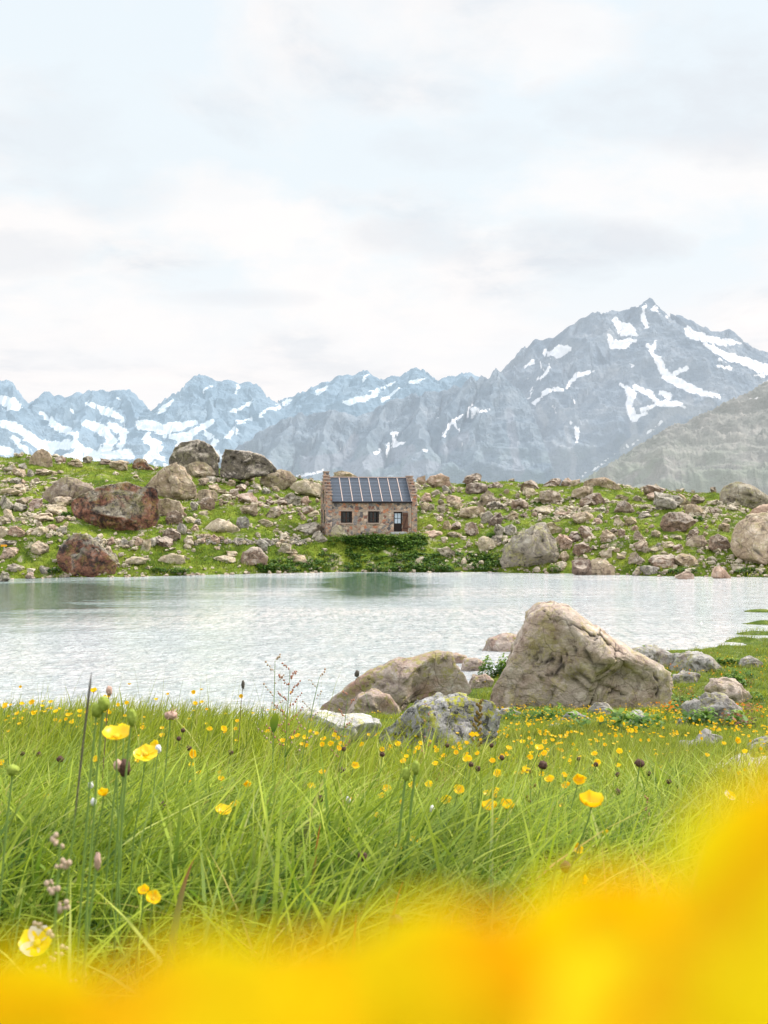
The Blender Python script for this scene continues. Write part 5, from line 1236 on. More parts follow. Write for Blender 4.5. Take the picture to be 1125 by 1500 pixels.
# ------------------------------------------------------------------ flowers
def tube_mesh(name, pts, rad, mat, sides=5, parent=None, col=None):
    pts = [Vector(p) for p in pts]; n = len(pts); V, Fc = [], []
    rs = rad if isinstance(rad, (list, tuple)) else [rad] * n
    for i, p in enumerate(pts):
        d = (pts[min(i + 1, n - 1)] - pts[max(i - 1, 0)]).normalized()
        a = d.orthogonal().normalized(); b = d.cross(a)
        for k in range(sides):
            an = 2 * math.pi * k / sides; V.append(p + (a * math.cos(an) + b * math.sin(an)) * rs[i])
    for i in range(n - 1):
        for k in range(sides):
            k2 = (k + 1) % sides; Fc.append((i * sides + k, i * sides + k2, (i + 1) * sides + k2, (i + 1) * sides + k))
    me = np_mesh(name, np.array([v[:] for v in V]), np.array(Fc))
    return link(name, me, mat, parent)
def petal_geo(L, Wd, cup, nx=6, ny=5, rot=0.0, tilt=0.0):
    u = np.linspace(0, 1, nx); v = np.linspace(-1, 1, ny); U, Vv = np.meshgrid(u, v, indexing='ij')
    wid = Wd * np.sin(np.clip(U * .80 + .10, 0, 1) * math.pi * .86) ** .75 * .5
    Ln = L * (U - .06 * Vv ** 2 * U)
    X = Ln * np.cos(cup * U * .9); Z = Ln * np.sin(cup * (.35 + .65 * U)) + .12 * Wd * Vv ** 2
    Yy = Vv * wid
    X, Z = X * math.cos(tilt) - Z * math.sin(tilt), X * math.sin(tilt) + Z * math.cos(tilt)
    c, s = math.cos(rot), math.sin(rot)
    P = np.stack([X * c - Yy * s, X * s + Yy * c, Z], -1).reshape(-1, 3)
    col = np.zeros((nx * ny, 4)); col[:, 3] = 1; col[:, 1] = U.ravel(); col[:, 0] = .5
    return P, grid_faces(nx, ny), col
def head_mesh(R, cup=.7, n=5, seed=0, gap=1.15):
    r = np.random.default_rng(seed); Vs, Fs, Cs, off = [], [], [], 0
    for k in range(n):
        P, Fc, c = petal_geo(R * r.uniform(.9, 1.05), R * gap, cup * r.uniform(.8, 1.2), 4, 3, 2 * math.pi * k / n + r.uniform(-.1, .1))
        Vs.append(P); Fs.append(Fc + off); Cs.append(c); off += len(P)
    return np.concatenate(Vs), np.concatenate(Fs), np.concatenate(Cs)
def ellipsoid(name, c, r, mat, parent, sub=3, bumpy=.12, seed=0):
    V, Fc = ICO[sub]; P = V * np.array(r) * (1 + bumpy * vnoise(V[:, 0] * 9 + seed, V[:, 1] * 9, V[:, 2] * 9))[:, None] + np.array(c)
    return link(name, np_mesh(name, P, Fc), mat, parent)

def hero_flower(px, py, d, R, label, cup=.7, tilt=(0, 0), white=False, seed=0, group=None, mat='petal', stem_r=.0008, npet=5, name='buttercup', gap=1.2):
    top = W(px, py, d); gz = float(H_near(top[0], top[1])); h = top[2] - gz
    r = random.Random(seed)
    bx, by = top[0] - r.uniform(-.04, .04) - .02, top[1] + r.uniform(-.03, .05)
    gz = float(H_near(bx, by))
    e = empty(name, (bx, by, gz)); tag(e, label, 'flower', group)
    T_ = Vector((top[0] - bx, top[1] - by, top[2] - gz))
    pts = [Vector((0, 0, -.01)), Vector((T_.x * .15, T_.y * .2, T_.z * .35)), Vector((T_.x * .5, T_.y * .55, T_.z * .7)), Vector((T_.x * .95, T_.y * .95, T_.z * .95)), T_]
    tube_mesh('stem', pts, [stem_r * 1.3, stem_r * 1.2, stem_r, stem_r, stem_r], M['stem'], 5, e)
    rot = Matrix.Rotation(tilt[0], 4, 'X') @ Matrix.Rotation(tilt[1], 4, 'Y')
    for k in range(npet):
        P, Fc, c = petal_geo(R * r.uniform(.92, 1.05), R * gap, cup * r.uniform(.85, 1.15), 7, 6, 2 * math.pi * k / npet + r.uniform(-.12, .12) + seed)
        me = np_mesh('petal', P, Fc, col=c); me.transform(Matrix.Translation(T_) @ rot)
        link('petal', me, M['petal_white'] if (white and k % 2) else M[mat], e)
    if mat != 'petal_close':
        V, Fc = ICO[2]; me = np_mesh('flower_centre', V * np.array([.24, .24, .16]) * R + np.array([0, 0, .12 * R]), Fc); me.transform(Matrix.Translation(T_) @ rot)
        link('flower_centre', me, M['stamen'], e)
    return e
HF = [(170, 1081, .95, .0145, 'wide open buttercup on the left in front of the lichen stone', .45, (.25, .1)), (181, 1071, 1.1, .009, 'smaller buttercup just behind the wide open one on the left', .7, (.1, .3)),
      (213, 1106, 1.02, .012, 'ragged yellow flower with drooping petals right of the wide open buttercup', .2, (.5, .1)), (866, 1181, .92, .0135, 'single large pale rimmed buttercup at the right of the foreground', .75, (.25, 0)),
      (717, 1186, 1.3, .0125, 'left flower of the touching pair of buttercups', .9, (.2, -.1)), (742, 1184, 1.34, .0125, 'right flower of the touching pair of buttercups', .9, (.2, .15)),
      (326, 1191, 1.3, .0125, 'buttercup pair head in the grass above the half buried stone', .5, (.3, .2)), (363, 1150, 1.5, .008, 'round closed yellow flower facing the lens', 1.2, (1.0, 0)),
      (211, 1307, .85, .006, 'upper of two tiny yellow flowers low in the grass at the left', .9, (.5, 0)), (224, 1317, .85, .007, 'lower of two tiny yellow flowers low in the grass at the left', .6, (.7, .3)),
      (55, 1382, .72, .0125, 'bottom left flower with yellow and white petals', .4, (.7, .0)), (608, 1232, 1.3, .0075, 'small flat yellow flower low in the middle of the grass', .3, (.3, .1)),
      (770, 1131, 1.9, .0105, 'yellow flower left of the big brown seed head', .7, (.4, .3)), (845, 1245, 1.25, .008, 'upper ragged yellow flower near the blurred yellow edge', .6, (.8, .3)),
      (854, 1290, 1.1, .007, 'round yellow flower just above the blurred yellow edge', .9, (.8, 0)), (553, 1196, 1.5, .0065, 'little yellow bud like flower in the centre grass', .9, (.6, 0)),
      (887, 1222, 1.4, .006, 'little yellow flower right of the pale rimmed buttercup stem', .9, (.6, 0)), (1068, 1166, 1.7, .010, 'yellow and white flower at the top of the blurred patch', .3, (.6, .2)),
      (1098, 1176, 1.8, .008, 'nearly white flower at the right edge over the blurred patch', .4, (.6, .2)), (137, 1014, 2.4, .010, 'lone buttercup rising against the water at the left', .8, (.2, 0)), (790, 1098, 2.2, .012, 'yellow flower directly above a dark seed head', .7, (.3, 0)),
      (152, 1165, 1.0, .007, 'narrow yellow flower on the stalk below the wide open buttercup', 1.2, (.4, 0)), (745, 1097, 2.8, .010, 'orange yellow flower below the lichen blotched rock', .6, (.4, .2)), (826, 1137, 2.3, .009, 'yellow flower between the seed heads at the right', .7, (.5, .2))]
for k, (px, py, d, R_, lab, cup, tl) in enumerate(HF):
    hero_flower(px, py, d, R_, lab, cup, tl, white='white' in lab, seed=k + 3, name='yellow_flower' if 'white' in lab else 'buttercup')

# the blossoms right in front of the lens
CL = [(1288, 1722, .0250, .00846, 'out of focus yellow flower filling the bottom right corner', .35, (1.0, .0)),
      (850, 1835, .0272, .00846, 'out of focus yellow flower at the bottom right of centre', .3, (1.05, .1)),
      (510, 1862, .0258, .00826, 'out of focus yellow flower at the bottom left of centre', .3, (1.05, .1)),
      (205, 1882, .0280, .00846, 'out of focus yellow flower at the bottom left corner', .3, (1.05, -.1))]
for k, (px, py, d, R_, lab, cup, tl) in enumerate(CL):
    hero_flower(px, py, d, R_, lab, cup, tl, seed=40 + k, mat='petal_close', stem_r=.0012, gap=1.75)

# small individual buttercups
protos = []
for k in range(4):
    e = empty('buttercup', (0, -50, 0))
    V, Fc, c = head_mesh(1.0, .75, 5, 300 + k); V = V * .011
    me = np_mesh('flower_head', V, Fc, col=c); me.transform(Matrix.Rotation(.35 + .2 * k, 4, 'X'))
    me.transform(Matrix.Translation((.03, 0, .25)))
    link('flower_head', me, M['petal'], e)
    tube_mesh('stem', [(0, 0, -.02), (.005, 0, .1), (.018, 0, .2), (.03, 0, .25)], .0009, M['stem'], 4, e)
    protos.append(e)
cluster = [(465, 1078, 9), (478, 1082, 8), (490, 1078, 8), (455, 1090, 8), (443, 1092, 7), (437, 1078, 6), (472, 1092, 8), (485, 1090, 7), (430, 1084, 6), (500, 1092, 6), (533, 1090, 8), (505, 1098, 7), (458, 1072, 7), (448, 1084, 7), (495, 1084, 7), (387, 1136, 8), (612, 1098, 8), (618, 1092, 8), (640, 1100, 7), (675, 1098, 8), (686, 1092, 7), (650, 1108, 7), (668, 1104, 7), (560, 1100, 6), (595, 1110, 6), (700, 1104, 6)]
PLC = []
for (px, py, _) in cluster: PLC.append((px, py, random.uniform(2.5, 3.0), 'cluster'))
while len(PLC) < 290:
    r_ = random.random()
    if r_ < .28: px, py, d = random.uniform(0, 190), random.gauss(1048, 10), random.uniform(3.2, 4.8)
    elif r_ < .42: px, py, d = random.uniform(180, 420), random.gauss(1068, 14), random.uniform(2.6, 4.6)
    elif r_ < .62: px, py, d = random.uniform(560, 900), random.gauss(1105, 14), random.uniform(2.2, 4.0)
    elif r_ < .84: px, py, d = random.uniform(720, 1120), random.gauss(1118, 26), random.uniform(2.2, 5.0)
    elif r_ < .93: px, py, d = random.uniform(0, 560), random.uniform(1090, 1180), random.uniform(1.6, 2.6)
    else: px, py, d = random.uniform(560, 900), random.uniform(1130, 1240), random.uniform(1.4, 2.2)
    PLC.append((px, py, d, 'left' if px < 430 else ('mid' if px < 720 else 'right')))
n_used = 0
for px, py, d, reg in PLC:
    t_ = W(px, py, d); g = float(H_near(t_[0], t_[1])); h = t_[2] - g
    if h < .05 or h > .36: h = min(max(h, .10), .30); 
    o = copy_tree(protos[n_used % 4]); n_used += 1
    sxy = random.uniform(.7, 1.05)
    o.location = (t_[0] - .03 * sxy, t_[1], g); o.scale = (sxy, sxy, h / .25)
    for ch in o.children:
        pass
    o.rotation_euler = (0, 0, random.uniform(-.8, .8))
    tag(o, {'cluster': 'buttercup in the dense yellow cluster before the pale slab and lichen rock', 'left': 'small buttercup in the meadow left of the pale slab', 'mid': 'small buttercup in the meadow below the lichen rock', 'right': 'small buttercup in the flower meadow on the right'}[reg], 'flower',
        {'cluster': 'buttercups in the dense cluster', 'left': 'small buttercups left of the pale slab', 'mid': 'small buttercups below the lichen rock', 'right': 'small buttercups in the right meadow'}[reg])
def rm_tree(o):
    for c_ in list(o.children): rm_tree(c_)
    bpy.data.objects.remove(o)
for e in protos: rm_tree(e)

# countless flowers in the meadow beyond
def flower_mass(name, x, y, size, mat, label, hr=(.95, 1.6)):
    z = H_near(x, y) + rng.uniform(hr[0], hr[1], len(x)) * canopy(x, y)
    Vs, Fs, Cs, off = [], [], [], 0
    hm = [head_mesh(1.0, .6, 5, 400 + k) for k in range(5)]
    for i in range(len(x)):
        V, Fc, c = hm[i % 5]; a, b = rng.uniform(-.9, .9, 2)
        P = V * size[i]; ry = np.stack([P[:, 0], P[:, 1] * math.cos(a + .5) - P[:, 2] * math.sin(a + .5), P[:, 1] * math.sin(a + .5) + P[:, 2] * math.cos(a + .5)], 1)
        Vs.append(ry + np.array([x[i], y[i], z[i]])); Fs.append(Fc + off); Cs.append(c); off += len(V)
    tag(link(name, np_mesh(name, np.concatenate(Vs), np.concatenate(Fs), col=np.concatenate(Cs)), mat), label, kind='stuff')
N = 14000
x, y = wedge(N, 4.2, 36, p=.75)
px = CX + x / y * F
dn = np.clip(.35 + .8 * fbm(x * .5, y * .35, o=3), 0, 1) * np.where(px > 700, 1, .30) * np.interp(y, [4, 9, 18, 30], [.5, 1, .8, .45])
dn = np.where((px < 430) & (y < 6), .25, dn)
ok = (rng.uniform(0, 1, N) < dn) & clear(x, y) & (H_near(x, y) > .12)
x, y = x[ok], y[ok]
flower_mass('meadow_flowers', x, y, rng.uniform(.009, .014, len(x)) * np.interp(y, [4, 12, 30], [.85, 1.1, 1.6]), M['petal'], 'countless yellow flowers dotting the meadow by the big boulder')
N = 1600
x, y = wedge(N, 12, 38, p=.9); px = CX + x / y * F
ok = (px > 960) & clear(x, y) & (H_near(x, y) > .12) & (fbm(x * .7, y * .6, o=2) > -.1)
x, y = x[ok], y[ok]
M['petal_orange'] = petal_mat('petal_orange', (.75, .25, .01), (.8, .34, .01))
flower_mass('orange_flowers', x, y, rng.uniform(.015, .03, len(x)), M['petal_orange'], 'orange flowers among the rocks at the right', (1.2, 2.6))

# seed heads, buds and tall herbs
def plant_base(px, py, d, dx=0.0):
    t_ = W(px, py, d); bx = t_[0] + dx; g = float(H_near(bx, t_[1]))
    return t_, Vector((bx, t_[1], g)), Vector((t_[0] - bx, 0, t_[2] - g))
def headed(name, px, py, d, r, mat, label, stem='stem', dx=-.02, cat='plant', sr=.001, group=None, tuft=False, part='seed_head'):
    t_, b, T_ = plant_base(px, py, d, dx)
    e = empty(name, b); tag(e, label, cat, group)
    tube_mesh('stem', [(0, 0, -.01), (T_.x * .3, 0, T_.z * .5), (T_.x * .75, 0, T_.z * .85), T_], sr, M[stem], 5, e)
    ellipsoid(part, T_, r, M[mat], e, 3, .25, seed=px)
    if tuft:
        Vs, off, Fs = [], 0, []
        for k in range(26):
            a = random.uniform(0, 6.28); el = random.uniform(-.6, 1.2); L_ = r[0] * random.uniform(1.2, 1.9)
            dv = np.array([math.cos(a) * math.cos(el), math.sin(a) * math.cos(el), math.sin(el)]); sd = np.array([-math.sin(a), math.cos(a), 0]) * r[0] * .16
            c = np.array(T_); Vs += [c - sd, c + sd, c + dv * L_]; Fs.append((off, off + 1, off + 2)); off += 3
        link('bract', np_mesh('bract', np.array(Vs), np.array(Fs), smooth=False), M[mat], e)
    return e
headed('seed_head', 795, 1121, 1.75, (.0075, .0075, .007), 'brown_head', 'dark brown spiky seed head below a yellow flower', tuft=True)
headed('seed_head', 937, 1118, 1.6, (.0075, .0075, .006), 'brown_head', 'dark brown seed head standing alone at the right', tuft=True)
headed('seed_head', 183, 1125, 1.05, (.006, .006, .009), 'brown_head', 'withered brown head behind the ragged yellow flower at the left', tuft=True)
headed('seed_head', 173, 1121, 1.05, (.005, .005, .006), 'pink_head', 'withered pinkish head next to the dark one at the left')
headed('flower_bud', 152, 1031, .8, (.0046, .0046, .0058), 'bud', 'right green spiky bud of the tall pair at the left', tuft=True, sr=.0009, part='bud')
headed('flower_bud', 142, 1040, .8, (.0046, .0046, .0058), 'bud', 'left green spiky bud of the tall pair at the left', tuft=True, sr=.0009, part='bud')
headed('flower_bud', 193, 1051, .9, (.004, .004, .008), 'bud', 'pointed pale green bud right of the tall pair', part='bud')
headed('flower_bud', 19, 1128, .9, (.0055, .005, .005), 'bud', 'dark green nodding bud at the left edge', part='bud')
headed('flower_bud', 595, 1134, 1.15, (.0045, .0045, .008), 'bud', 'left of two upright pale buds in the middle of the grass', sr=.0016, part='bud')
headed('flower_bud', 609, 1124, 1.15, (.0045, .0045, .008), 'bud', 'right of two upright pale buds in the middle of the grass', sr=.0016, part='bud')
headed('plantain', 356, 1003, 3.0, (.005, .005, .013), 'dark_head', 'dark oval plantain head on a thin stem over the water', 'stem_brown', sr=.0008)
headed('plantain', 523, 987, 2.6, (.006, .005, .009), 'dark_head', 'dark oval head hovering before the broad low boulder', 'stem', dx=.10, sr=.0005)
headed('plantain', 160, 1012, 2.0, (.006, .006, .010), 'pink_head', 'feathery pink brown head against the water at the left', 'stem_brown', tuft=True)
headed('plantain', 250, 1048, 1.5, (.010, .008, .006), 'pink_head', 'pale pink withered flower near the rim of the meadow', tuft=True)
headed('seed_head', 143, 1262, .7, (.0022, .0022, .006), 'pink_head', 'faint pinkish seed head low at the left')
M['white_head'] = simple('white_head', (.7, .68, .66), var=.1, scale=100)
for k, (px, py, d) in enumerate([(560, 1105, 2.2), (504, 1097, 2.4), (690, 1120, 2.2), (700, 1126, 2.0), (500, 1128, 1.9), (735, 1110, 2.2), (905, 1135, 2.3), (950, 1133, 2.4), (980, 1145, 2.2), (88, 1112, 1.7), (57, 1105, 2.2), (33, 1104, 2.4), (268, 1070, 2.6), (262, 1082, 2.4), (277, 1096, 2.2), (338, 1102, 2.2), (720, 1092, 2.6), (655, 1092, 2.6), (848, 1112, 2.6), (873, 1120, 2.4), (531, 1255, 1.1), (829, 1270, 1.0), (580, 1350, .8), (1010, 1135, 2.6), (430, 1142, 1.9), (240, 1180, 1.4), (905, 1160, 1.9), (470, 1170, 1.6)]):
    headed('seed_head', px, py, d, (.0055, .0055, .0055), 'brown_head', 'small withered brown clover head above the grass', group='small withered brown heads', tuft=True, sr=.0008)
for k, (px, py, d) in enumerate([(133, 1150, 1.3), (137, 1175, 1.2), (232, 1097, 1.2), (510, 1172, 1.5), (633, 1185, 1.4)]):
    headed('white_bud', px, py, d, (.0035, .003, .005), 'white_head', 'tiny white bud in the foreground grass', group='tiny white buds', sr=.0007, part='bud')

# leaves for herbs
def broad_leaf(parent, p0, dirv, L_, Wd, mat, up=.5):
    n = 8; u = np.linspace(0, 1, n); V, C = [], []
    d = Vector(dirv).normalized(); side = d.cross(Vector((0, 0, 1))).normalized()
    for i, t_ in enumerate(u):
        c = Vector(p0) + d * (L_ * t_) + Vector((0, 0, -.25 * L_ * t_ * t_ * (1 - up)))
        w_ = Wd * .5 * math.sin(math.pi * min(1, t_ * .9 + .08)) ** .8
        V += [c - side * w_ + Vector((0, 0, w_ * .3)), c, c + side * w_ + Vector((0, 0, w_ * .3))]
        C += [(.5, .6 + .4 * t_, 0, 1)] * 3
    return link('leaf', np_mesh('leaf', np.array([v[:] for v in V]), grid_faces(n, 3), col=np.array(C)), M[mat], parent)
# branching sorrel with seeds
def sorrel(px, py, d, base_px, mat, label, nb=9, dens=5, leaves=(), spread=.035, top=.45, seed_r=.0022, stem='stem', name='sorrel'):
    t_ = W(px, py, d); bx = (base_px - CX) / F * d; g = float(H_near(bx, d)); e = empty(name, (bx, d, g)); tag(e, label, 'plant')
    T_ = Vector((t_[0] - bx, 0, t_[2] - g))
    P = lambda s: Vector((T_.x * s ** 1.4, 0, T_.z * s))
    tube_mesh('stem', [P(0), P(.3), P(.6), P(.85), P(1)], [.0022, .0018, .0013, .0009, .0006], M[stem], 5, e)
    V0, F0 = ICO[2]; Vs, Fs, off = [], [], 0
    bt = []
    for k in range(nb):
        s = 1 - top * (1 - k / max(nb - 1, 1)); b0 = P(s); sd = 1 if k % 2 else -1
        L_ = spread * (1.25 - .8 * (k / nb)) * random.uniform(.7, 1.2)
        yv = random.uniform(-.5, .5)
        b1 = b0 + Vector((sd * L_ * .8, yv * L_, L_ * .9))
        bt.append((b0, b1))
        for j in range(dens):
            q = b0.lerp(b1, (j + 1) / dens) + Vector([random.uniform(-1, 1) * .0022 for _ in range(3)])
            Vs.append(V0 * np.array([seed_r, seed_r * .8, seed_r * 1.2]) * random.uniform(.6, 1.2) + np.array(q)); Fs.append(F0 + off); off += len(V0)
    tag(link('panicle', np_mesh('panicle', np.concatenate(Vs), np.concatenate(Fs)), M[mat], e), kind='stuff')
    bm = bmesh.new(); me = None
    VV, FF, off = [], [], 0
    for b0, b1 in bt:
        for (a_, b_) in ((b0, b1),):
            w = Vector((0, 0, .0006)); u_ = Vector((.0006, 0, 0))
            VV += [a_ - w, a_ + u_, b_ + u_ * .5, b_ - w * .5]; FF.append((off, off + 1, off + 2, off + 3)); off += 4
    bm.free()
    link('branches', np_mesh('branches', np.array([v[:] for v in VV]), np.array(FF), smooth=False), M[stem], e)
    for s, dx_, L_, Wd in leaves:
        broad_leaf(e, P(s), (dx_, -.3, .8), L_, Wd, 'leaf_bright')
    return e
sorrel(403, 968, 2.3, 398, 'seed_tan', 'tall sorrel with sparse tan tip, leftmost over the water', 8, 5, [(.62, .1, .06, .02), (.3, -.5, .10, .03), (.12, -.9, .13, .05)])
sorrel(425, 982, 2.35, 413, 'seed_red', 'tall sorrel with dense reddish seed branches over the water', 11, 8, [(.5, .4, .05, .012), (.2, .6, .10, .03), (.1, -.8, .12, .045)], spread=.042)
sorrel(468, 992, 2.3, 425, 'seed_tan', 'thin sorrel bending right over the white slab', 8, 4, [(.4, .5, .07, .02)], spread=.03)
sorrel(510, 1020, 2.5, 490, 'seed_red', 'short reddish sorrel in front of the pink grey block', 7, 5, spread=.03)
sorrel(627, 1035, 3.0, 622, 'seed_red', 'thin red sorrel stalk before the lichen rock', 7, 4, spread=.018)
sorrel(703, 1030, 4.2, 695, 'seed_olive', 'olive brown dock plant in front of the lichen rock', 16, 8, [(.3, .6, .09, .05), (.35, -.7, .08, .05), (.2, .9, .11, .05), (.25, -.9, .10, .05)], spread=.026, top=.72, seed_r=.0055, name='dock_plant')
sorrel(778, 1172 - 40, 1.7, 775, 'seed_olive', 'narrow brown stalk in the middle right grass', 5, 3, spread=.012)
sorrel(948, 1170, 1.7, 946, 'seed_red', 'narrow red brown spike left of the blurred yellow', 9, 4, spread=.006, seed_r=.0022, stem='stem_brown')
# tall dark sedge spike leaning right
t_ = W(134, 986, .78); bx, by = (70 - CX) / F * .78, .78; g = float(H_near(bx, by))
e = empty('sedge', (bx, by, g)); tag(e, 'dark sedge spike leaning right at the far left', 'plant')
T_ = Vector((t_[0] - bx, 0, t_[2] - g))
P = lambda s: Vector((T_.x * s ** 1.3, 0, T_.z * s))
tube_mesh('stem', [P(s) for s in (0, .2, .4, .6, .75)], .0006, M['stem'], 5, e)
tube_mesh('spike', [P(s) for s in (.68, .74, .8, .86, .92, .97, 1)], [.0005, .0008, .0010, .0008, .0011, .0010, .0003], M['dark_head'], 6, e)
# pale grass flower spike, blurred at the left
sorrel(88, 1240, .62, 60, 'seed_tan', 'pale pinkish grass panicle close to the lens at the left', 9, 7, spread=.012, seed_r=.0016)
# coloured single blades
def big_blade(px0, py0, px1, py1, d, w_, mat, label):
    a, b = W(px0, py0, d), W(px1, py1, d); g = float(H_near(a[0], d)); base = Vector((a[0] - (b[0] - a[0]) * .4, d, g))
    e = empty('grass_blade', base); tag(e, label, 'grass blade')
    A, B = Vector(a) - base, Vector(b) - base
    n_ = 13; us_ = [i / (n_ - 1) for i in range(n_)]
    pts = [(A * (2 * u * (1 - u)) + B * (u * u)) for u in us_]
    ws = [w_ * (.55 + .6 * math.sin(math.pi * min(1, u * .8 + .1))) * (1 - u ** 3) + .0002 for u in us_]
    V = []; C = []
    for i, (p, ww) in enumerate(zip(pts, ws)): V += [p - Vector((ww / 2, 0, 0)), p + Vector((0, .001, 0)), p + Vector((ww / 2, 0, 0))]; C += [(.5, i / 12, 0, 1)] * 3
    link('blade', np_mesh('blade', np.array([v[:] for v in V]), grid_faces(13, 3), col=np.array(C)), M[mat], e)
M['blade_red'] = petal_mat('blade_red', (.20, .22, .05), (.42, .12, .06), rough=.6)
M['blade_orange'] = petal_mat('blade_orange', (.25, .25, .04), (.62, .16, .04), rough=.6)
big_blade(245, 1325, 285, 1257, .8, .0065, 'blade_red', 'wide reddish brown blade at the left of the foreground')
big_blade(512, 1420, 522, 1338, .75, .0045, 'blade_orange', 'orange tipped blade at the bottom centre')
big_blade(560, 1360, 590, 1292, .8, .0035, 'blade_orange', 'thin orange blade low in the middle')
big_blade(455, 1265, 470, 1205, 1.1, .004, 'blade_orange', 'thin orange blade standing in the centre left grass')

# ------------------------------------------------------------------ light, sky, camera
SUN_EL, SUN_AZ = math.radians(46), math.radians(68)     # azimuth from +Y, clockwise: beyond the lake to the right
sd = Vector((math.sin(SUN_AZ) * math.cos(SUN_EL), math.cos(SUN_AZ) * math.cos(SUN_EL), math.sin(SUN_EL)))
sun = bpy.data.lights.new('sun', 'SUN'); sun.energy = 4.6; sun.angle = math.radians(7); sun.color = (1.0, .94, .86)
so = bpy.data.objects.new('sun', sun); COL.objects.link(so); so.rotation_euler = sd.to_track_quat('Z', 'Y').to_euler(); so.location = (0, 0, 60)

w = bpy.data.worlds.new('World'); sc.world = w; w.use_nodes = True
nt = w.node_tree; nt.nodes.clear()
class WT(NT):
    def __init__(s): s.t = nt
t = WT()
out = t.n('ShaderNodeOutputWorld'); bg = t.n('ShaderNodeBackground')
sky = t.n('ShaderNodeTexSky', sky_type='NISHITA'); sky.sun_disc = False; sky.sun_elevation = SUN_EL; sky.sun_rotation = SUN_AZ; sky.altitude = 2400
tc = t.n('ShaderNodeTexCoord').outputs['Generated']
sx = t.n('ShaderNodeSeparateXYZ'); t.l(tc, sx.inputs[0])
el = sx.outputs[2]
clear_c = t.ramp(el, [(0.0, (.96, .93, .92)), (.12, (.93, .925, .93)), (.25, (.85, .915, .95)), (.45, (.83, .905, .955)), (1.0, (.75, .86, .95))])
# flat cloud layer: project on a plane overhead
pz = t.math('ADD', t.math('MAXIMUM', el, 0.0), .16)
cv = t.n('ShaderNodeCombineXYZ'); t.l(t.math('DIVIDE', sx.outputs[0], pz), cv.inputs[0]); t.l(t.math('DIVIDE', sx.outputs[1], pz), cv.inputs[1])
cw = t.warp(cv.outputs[0], 1.2, .35)
n1 = t.noise(cw, 1.15, 9, .56)
n2 = t.noise(cw, 2.6, 8, .6)
cloud = t.ramp(n1, [(.46, 0.0), (.58, .9)])
shade = t.ramp(n2, [(.38, (.76, .79, .83)), (.50, (.92, .905, .905)), (.62, (1.0, .965, .945))])
c = t.mix(cloud, clear_c, shade)
yy = t.math('MAXIMUM', sx.outputs[1], .05)
uu = t.math('DIVIDE', sx.outputs[0], yy); vv = t.math('DIVIDE', el, yy)
uv = t.n('ShaderNodeCombineXYZ'); t.l(uu, uv.inputs[0]); t.l(vv, uv.inputs[1])
fl = t.noise(t.mapping(uv.outputs[0], (1, 1.7, 1)), 9.0, 8, .58)
fl2 = t.noise(t.mapping(uv.outputs[0], (1, 1.5, 1)), 3.2, 4, .5)
def bank(c, px, py, rx, ry, colr, a):
    dx = t.math('DIVIDE', t.math('SUBTRACT', uu, (px - CX) / F), rx / F); dy = t.math('DIVIDE', t.math('SUBTRACT', vv, (CY - py) / F), ry / F)
    r = t.math('ADD', t.math('MULTIPLY', dx, dx), t.math('MULTIPLY', dy, dy))
    r = t.math('ADD', r, t.math('MULTIPLY', t.math('SUBTRACT', fl, .5), 3.6)); r = t.math('ADD', r, t.math('MULTIPLY', t.math('SUBTRACT', fl2, .5), 2.0))
    return t.mix(t.math('MULTIPLY', t.ramp(r, [(0.0, 1.0), (1.0, 0.0)]), a), c, colr)
wh, gy = (1.0, .965, .945), (.76, .79, .83)
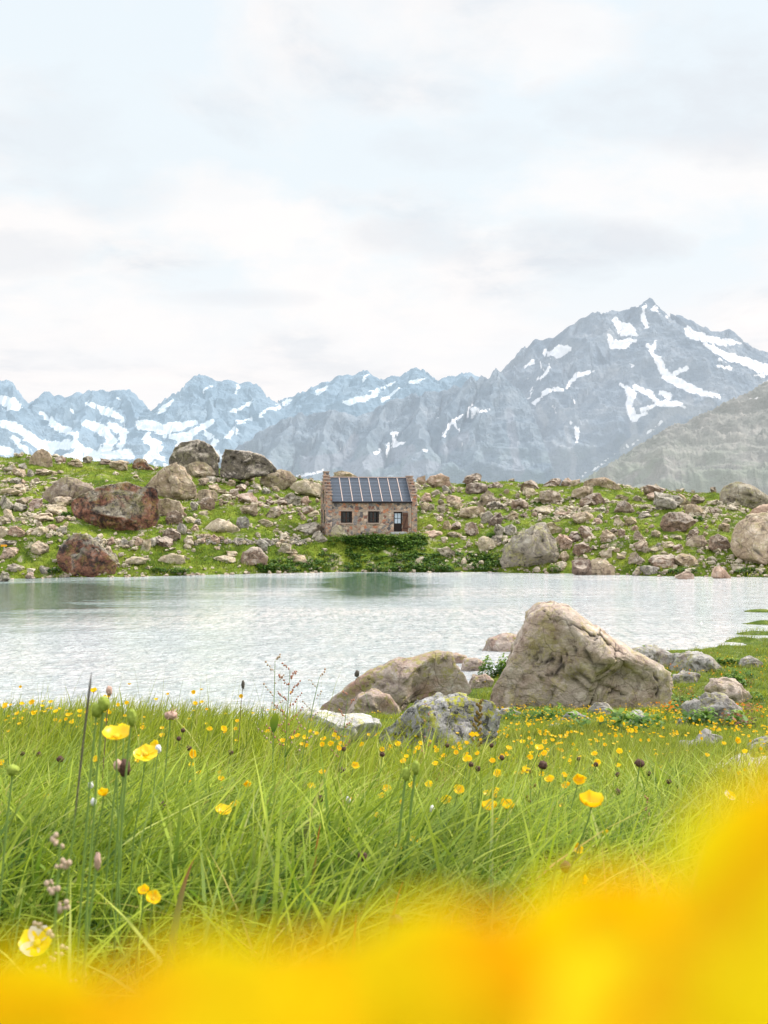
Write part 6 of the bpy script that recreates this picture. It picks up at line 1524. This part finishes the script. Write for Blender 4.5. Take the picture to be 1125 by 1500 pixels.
for b_ in ((480, 380, 190, 95, wh, .8), (330, 320, 150, 80, wh, .7), (30, 350, 120, 70, wh, .7), (960, 280, 260, 80, wh, .7), (820, 60, 160, 70, wh, .6), (200, 470, 260, 60, wh, .7), (650, 470, 240, 50, wh, .7),
           (850, 350, 170, 40, gy, .75), (620, 345, 130, 45, gy, .55), (1060, 150, 240, 85, gy, .6), (20, 375, 110, 35, gy, .5), (80, 180, 120, 100, gy, .35), (670, 215, 130, 45, gy, .4), (330, 437, 130, 18, gy, .5), (1080, 60, 200, 50, gy, .4), (180, 290, 90, 40, gy, .25)):
    c = bank(c, *b_)
low = t.ramp(el, [(.04, .75), (.22, 0.0)])
c = t.mix(low, c, (.985, .945, .93))
c = t.mix(t.math('MULTIPLY', t.ramp(n1, [(.30, 1.0), (.44, 0.0)]), .22), c, (.78, .81, .85))
skys = t.n('ShaderNodeVectorMath', operation='SCALE'); t.l(sky.outputs[0], skys.inputs[0]); skys.inputs['Scale'].default_value = .10
c = t.mix(.04, c, skys.outputs[0])
t.l(c, bg.inputs['Color']); up_ = t.math('MULTIPLY', t.ramp(el, [(.47, 0.0), (.80, 1.0)]), 1.5)
back_fill = t.math('MULTIPLY', t.ramp(t.math('MULTIPLY', sx.outputs[1], -1.0), [(0.0, 0.0), (.5, 1.0)]), .4)      # added unseen glow behind the viewer, brightens the faces turned this way
t.l(t.math('ADD', 1.07, t.math('MAXIMUM', up_, back_fill)), bg.inputs['Strength'])
t.l(bg.outputs[0], out.inputs['Surface'])

cam = bpy.data.cameras.new('camera'); co = bpy.data.objects.new('camera', cam); COL.objects.link(co)
cam.sensor_fit = 'VERTICAL'; cam.sensor_height = 36; cam.lens = 36 * F / 1500
co.location = (0, 0, CAMZ); co.rotation_euler = (math.pi / 2, 0, 0)
cam.clip_start = .006; cam.clip_end = 60000
cam.dof.use_dof = True; cam.dof.focus_distance = 5.0; cam.dof.aperture_fstop = cam.lens / 1000 / .0020
sc.camera = co
sc.view_settings.view_transform = 'Standard'; sc.view_settings.look = 'None'; sc.view_settings.exposure = 0; sc.view_settings.gamma = 1
sc.cycles.use_denoising = True
try: sc.cycles.denoiser = 'OPENIMAGEDENOISE'
except Exception: pass
sc.cycles.max_bounces = 7; sc.cycles.diffuse_bounces = 3; sc.cycles.glossy_bounces = 3; sc.cycles.transmission_bounces = 4
sc.cycles.caustics_reflective = False; sc.cycles.caustics_refractive = False
sc.cycles.use_adaptive_sampling = True; sc.cycles.adaptive_threshold = .015
